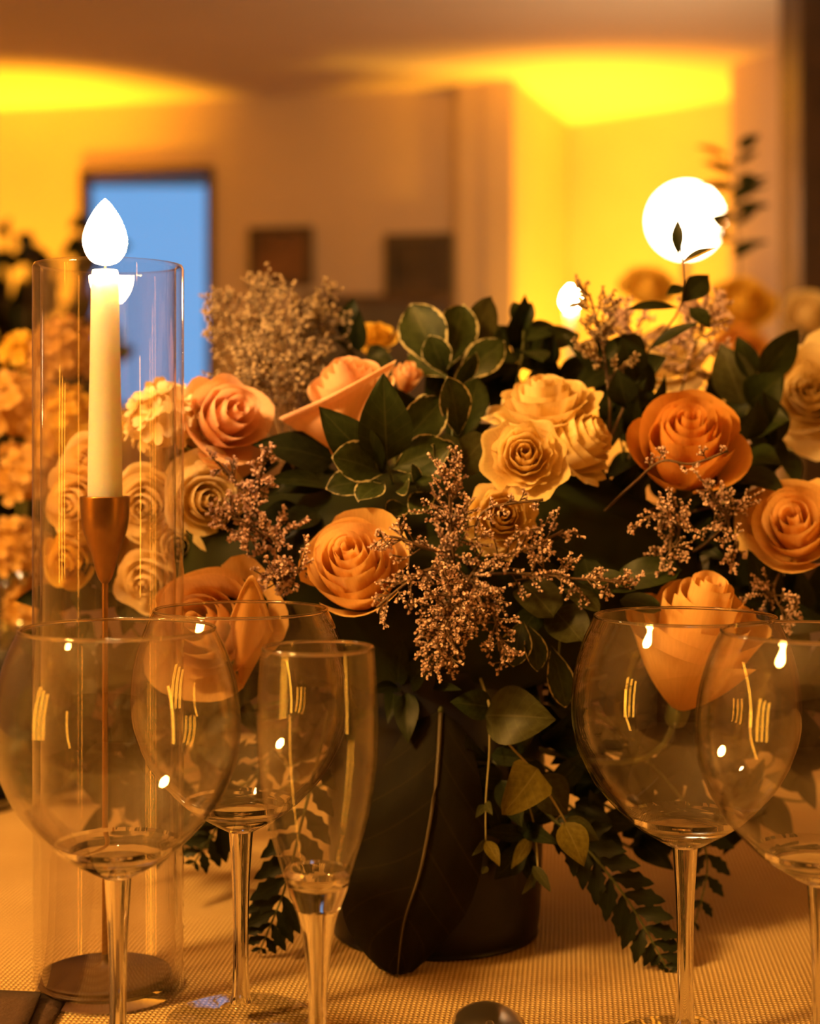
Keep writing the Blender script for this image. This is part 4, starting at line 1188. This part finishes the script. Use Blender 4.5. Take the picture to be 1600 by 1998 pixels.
for i, (lab, pth, nb) in enumerate((
        ('blurred beige filler flowers at the left, against the blue door', [(500,790,1.04),(480,720,1.06),(460,650,1.07),(440,600,1.08)], 30),
        ('blurred beige filler flowers rising highest right of the blue door', [(540,790,1.05),(530,700,1.07),(520,620,1.08),(510,560,1.09)], 34),
        ('blurred beige filler flowers in the middle of the dry bunch', [(560,790,1.04),(560,720,1.05),(565,660,1.06),(570,600,1.07)], 34),
        ('blurred beige filler flowers at the right, behind the broad rolled rose', [(600,790,1.06),(610,700,1.08),(620,640,1.09),(640,580,1.10)], 30),
        ('blurred beige filler flowers lowest, just above the coral rose', [(540,830,1.0),(530,780,1.02),(520,740,1.02),(490,690,1.03)], 26))):
    statice(lab, pth, nb, .030, 40+i, fsize=.0019, group=GB, fmat='statice2', name='filler_flower_spray', step=.0030)

# ------------------------------------------------------------------ far side of the room
# floor lamp with opal globe in front of the alcove
gl = P(1338, 430, 5.2)
t = thing('floor_lamp', 'glowing white globe floor lamp in front of the amber alcove', 'lamp', (gl.x, gl.y, 0))
v, f = lathe([(0.0003, 0), (0.14, 0), (0.145, 0.012), (0.03, 0.025), (0.012, 0.05)], 32); mesh_obj('base', v, f, M['darkwood'], t)
v, f = lathe([(0.012, 0.04), (0.012, gl.z-0.115)], 16); mesh_obj('pole', v, f, M['darkwood'], t)
v, f = lathe([(0.0003+0.118*math.sin(PI*i/20), gl.z-0.118*math.cos(PI*i/20)) for i in range(21)], 32); mesh_obj('globe', v, f, M['globe'], t)
# candle on the far table
hb = P(1113, 0, 2.5); hb.z = TABLE
t = thing('candle_holder', 'far brass candlestick on the back table', 'candlestick', hb)
v, f = lathe(smooth_prof([(0.0003, 0), (0.04, 0), (0.04, 0.004), (0.006, 0.012), (0.004, 0.08), (0.004, 0.24), (0.013, 0.26), (0.013, 0.285)], 4)+[(0.010, 0.285), (0.009, 0.275), (0.0003, 0.275)], 24); mesh_obj('body', v, f, M['brass'], t)
ztop = EYE+(HORIZON-605)/FPX*2.5
taper('lit candle far behind, above the upper leaves', hb+Vector((0, 0, 0.2755)), ztop-0.2755, 0.0088, 0.008, 0.034, 0.0125, M['flame'])
# far arrangement on the back table
V3 = Vector((P(1390, 0, 2.75).x, 2.75, TABLE))
vt3 = thing('flower_vase', 'dark vase of the blurred arrangement on the back table', 'vase', V3)
v, f = lathe(smooth_prof([(0.0003, 0.001), (0.07, 0.001), (0.085, 0.05), (0.07, 0.16), (0.075, 0.2)], 5)+[(0.07, 0.2), (0.065, 0.16), (0.078, 0.05), (0.0003, 0.02)], 32)
mesh_obj('body', v, f, M['navy'], vt3)
I3 = V3+Vector((0, 0, 0.185))
G3 = 'blurred blooms of the back table arrangement'
for nm, lab, a, mat in (('rose', 'blurred golden bloom just below the globe lamp', (1265, 560, 2.7, 120), 'gold'),
                        ('rose', 'blurred amber bloom right of the thin dark sprig', (1450, 590, 2.7, 150), 'gold'),
                        ('rose', 'blurred amber bloom low behind the upper right leaves', (1440, 680, 2.65, 130), 'orange'),
                        ('rose', 'blurred pale bloom at the right edge under the dark post', (1580, 610, 2.7, 120), 'cream')):
    bloom(nm, lab, *a, (0, -0.8, 0.6), mat, 300+a[0], n=14, openness=0.7, height=0.7, detail=0.6, ins=I3+Vector((R.uniform(-.04, .04), R.uniform(-.03, .03), 0)), group=G3)
sprig('ruscus_sprig', 'blurred dark foliage right of the globe lamp', [(1440, 600, 2.75), (1440, 480, 2.75), (1425, 300, 2.75)],
      [(1430+R.uniform(-15, 15), 290+k*15, 1430+R.choice((-1, 1))*R.uniform(40, 75), 270+k*15+R.uniform(-25, 25), 2.75, 2.75+R.uniform(-.05, .05), R.uniform(16, 30)) for k in range(15)],
      'dark', shape='ovate', stem_mat='twig', r=0.003, seed=70, ins=I3)
# pictures on the back wall
def wall_pt(px, py, off=0.0):
    s = along(px); p = Vector((*BL, 0))+Vector((dirv.x, dirv.y, 0))*s
    n = Vector((-dirv.y, dirv.x, 0))
    p.z = TABLE+EYE-(py-HORIZON)/FPX*p.y
    return p-n*off
def picture(name, label, x0, y0, x1, y1, art):
    a = wall_pt(x0, y0); b = wall_pt(x1, y1)
    t = thing(name, label, 'picture', wall_pt((x0+x1)/2, (y0+y1)/2))
    dx = Vector((dirv.x, dirv.y, 0)); n = Vector((dirv.y, -dirv.x, 0))
    hw = (Vector((b.x, b.y, 0))-Vector((a.x, a.y, 0))).length/2; hh = (a.z-b.z)/2
    def slab(u0, u1, z0, z1, t0, t1):
        c = [dx*u+n*tt+Vector((0, 0, z)) for z in (z0, z1) for u, tt in ((u0, t1), (u1, t1), (u1, t0), (u0, t0))]
        return c, [(0,3,2,1),(4,5,6,7),(0,1,5,4),(1,2,6,5),(2,3,7,6),(3,0,4,7)]
    fw = 0.03
    v, f = merge(slab(-hw, hw, hh-fw, hh, 0.002, 0.03), slab(-hw, hw, -hh, -hh+fw, 0.002, 0.03), slab(-hw, -hw+fw, -hh+fw, hh-fw, 0.002, 0.03), slab(hw-fw, hw, -hh+fw, hh-fw, 0.002, 0.03))
    mesh_obj('frame', v, f, M['darkwood'], t, smooth=False)
    v, f = slab(-hw+fw, hw-fw, -hh+fw, hh-fw, 0.002, 0.012); mesh_obj('picture_sheet', v, f, M[art], t, smooth=False)
picture('framed_picture', 'blurred brown picture on the wall above the dry filler flowers', 488, 445, 612, 560, 'brownart')
picture('framed_picture', 'blurred dark picture on the wall left of the pilaster', 752, 458, 884, 640, 'canvas')
# dark sideboard under the pictures
a = wall_pt(640, 900, 0.02); b = wall_pt(880, 900, 0.02)
t = thing('armchair', 'blurred dark armchair below the dark picture', 'chair', ((a.x+b.x)/2-0.05, a.y-0.75, 0))
for nm, bb in (('seat', (-.32, .32, -.3, .3, .18, .45)), ('backrest', (-.33, .33, .22, .36, .40, 1.68)), ('arm', (-.42, -.32, -.3, .36, .18, .66)), ('arm', (.32, .42, -.3, .36, .18, .66))):
    v, f = box(*bb); bevelled(mesh_obj(nm, v, f, M['darkwood'], t, smooth=False), 0.05, 4)
for sx in (-.36, .36):
    for sy in (-.25, .3):
        v, f = box(sx-.025, sx+.025, sy-.025, sy+.025, 0, .19); mesh_obj('leg', v, f, M['darkwood'], t, smooth=False)
# dark shrub in a pot at the left
sh = Vector((P(20, 0, 4.6).x, 4.6, 0))
t = thing('potted_shrub', 'blurred dark potted shrub left of the blue door', 'plant', sh)
v, f = lathe(smooth_prof([(0.0003, 0), (0.15, 0), (0.2, 0.38), (0.21, 0.42)], 4)+[(0.19, 0.42), (0.17, 0.36), (0.0003, 0.36)], 32); mesh_obj('pot', v, f, M['pot'], t)
rnd = random.Random(5)
tb = []; lv = []
for k in range(80):
    a = rnd.uniform(0, 6.28); e = Vector((math.cos(a)*rnd.uniform(.05, .30), math.sin(a)*rnd.uniform(.05, .28), rnd.uniform(1.0, 1.70)))
    pth = bez(Vector((0, 0, .36)), Vector((e.x*.3, e.y*.3, .9)), e, 6); tb.append(tube(pth, 0.006, 5))
    for j in range(9):
        p = pth[-1].lerp(pth[2], j/9); q = p+Vector((rnd.uniform(-1, 1), rnd.uniform(-1, 1), rnd.uniform(-.3, .8))).normalized()*rnd.uniform(.07, .13)
        lv.append(leaf_geo(p, q, .075, Vector((rnd.uniform(-1, 1), -1, .5)), shape='ovate', nu=2, nv=4)[:2])
v, f = merge(*tb); mesh_obj('branches', v, f, M['twig'], t)
v, f = merge(*lv); tag(mesh_obj('foliage', v, f, M['dark'], t), kind='stuff')
# pendant above the table at the left of the photographer
pk = Vector((-1.40, -0.12, TABLE+1.55))
t = thing('pendant_lamp', 'round opal pendant lamp hanging left of the photographer', 'lamp', pk)
v, f = lathe([(0.0003+0.17*math.sin(PI*i/20), -0.17*math.cos(PI*i/20)) for i in range(21)], 32); mesh_obj('globe', v, f, M['key'], t)
v, f = tube([Vector((0, 0, .17)), Vector((0, 0, CZ-pk.z))], 0.004, 8); mesh_obj('cord', v, f, M['darkwood'], t)
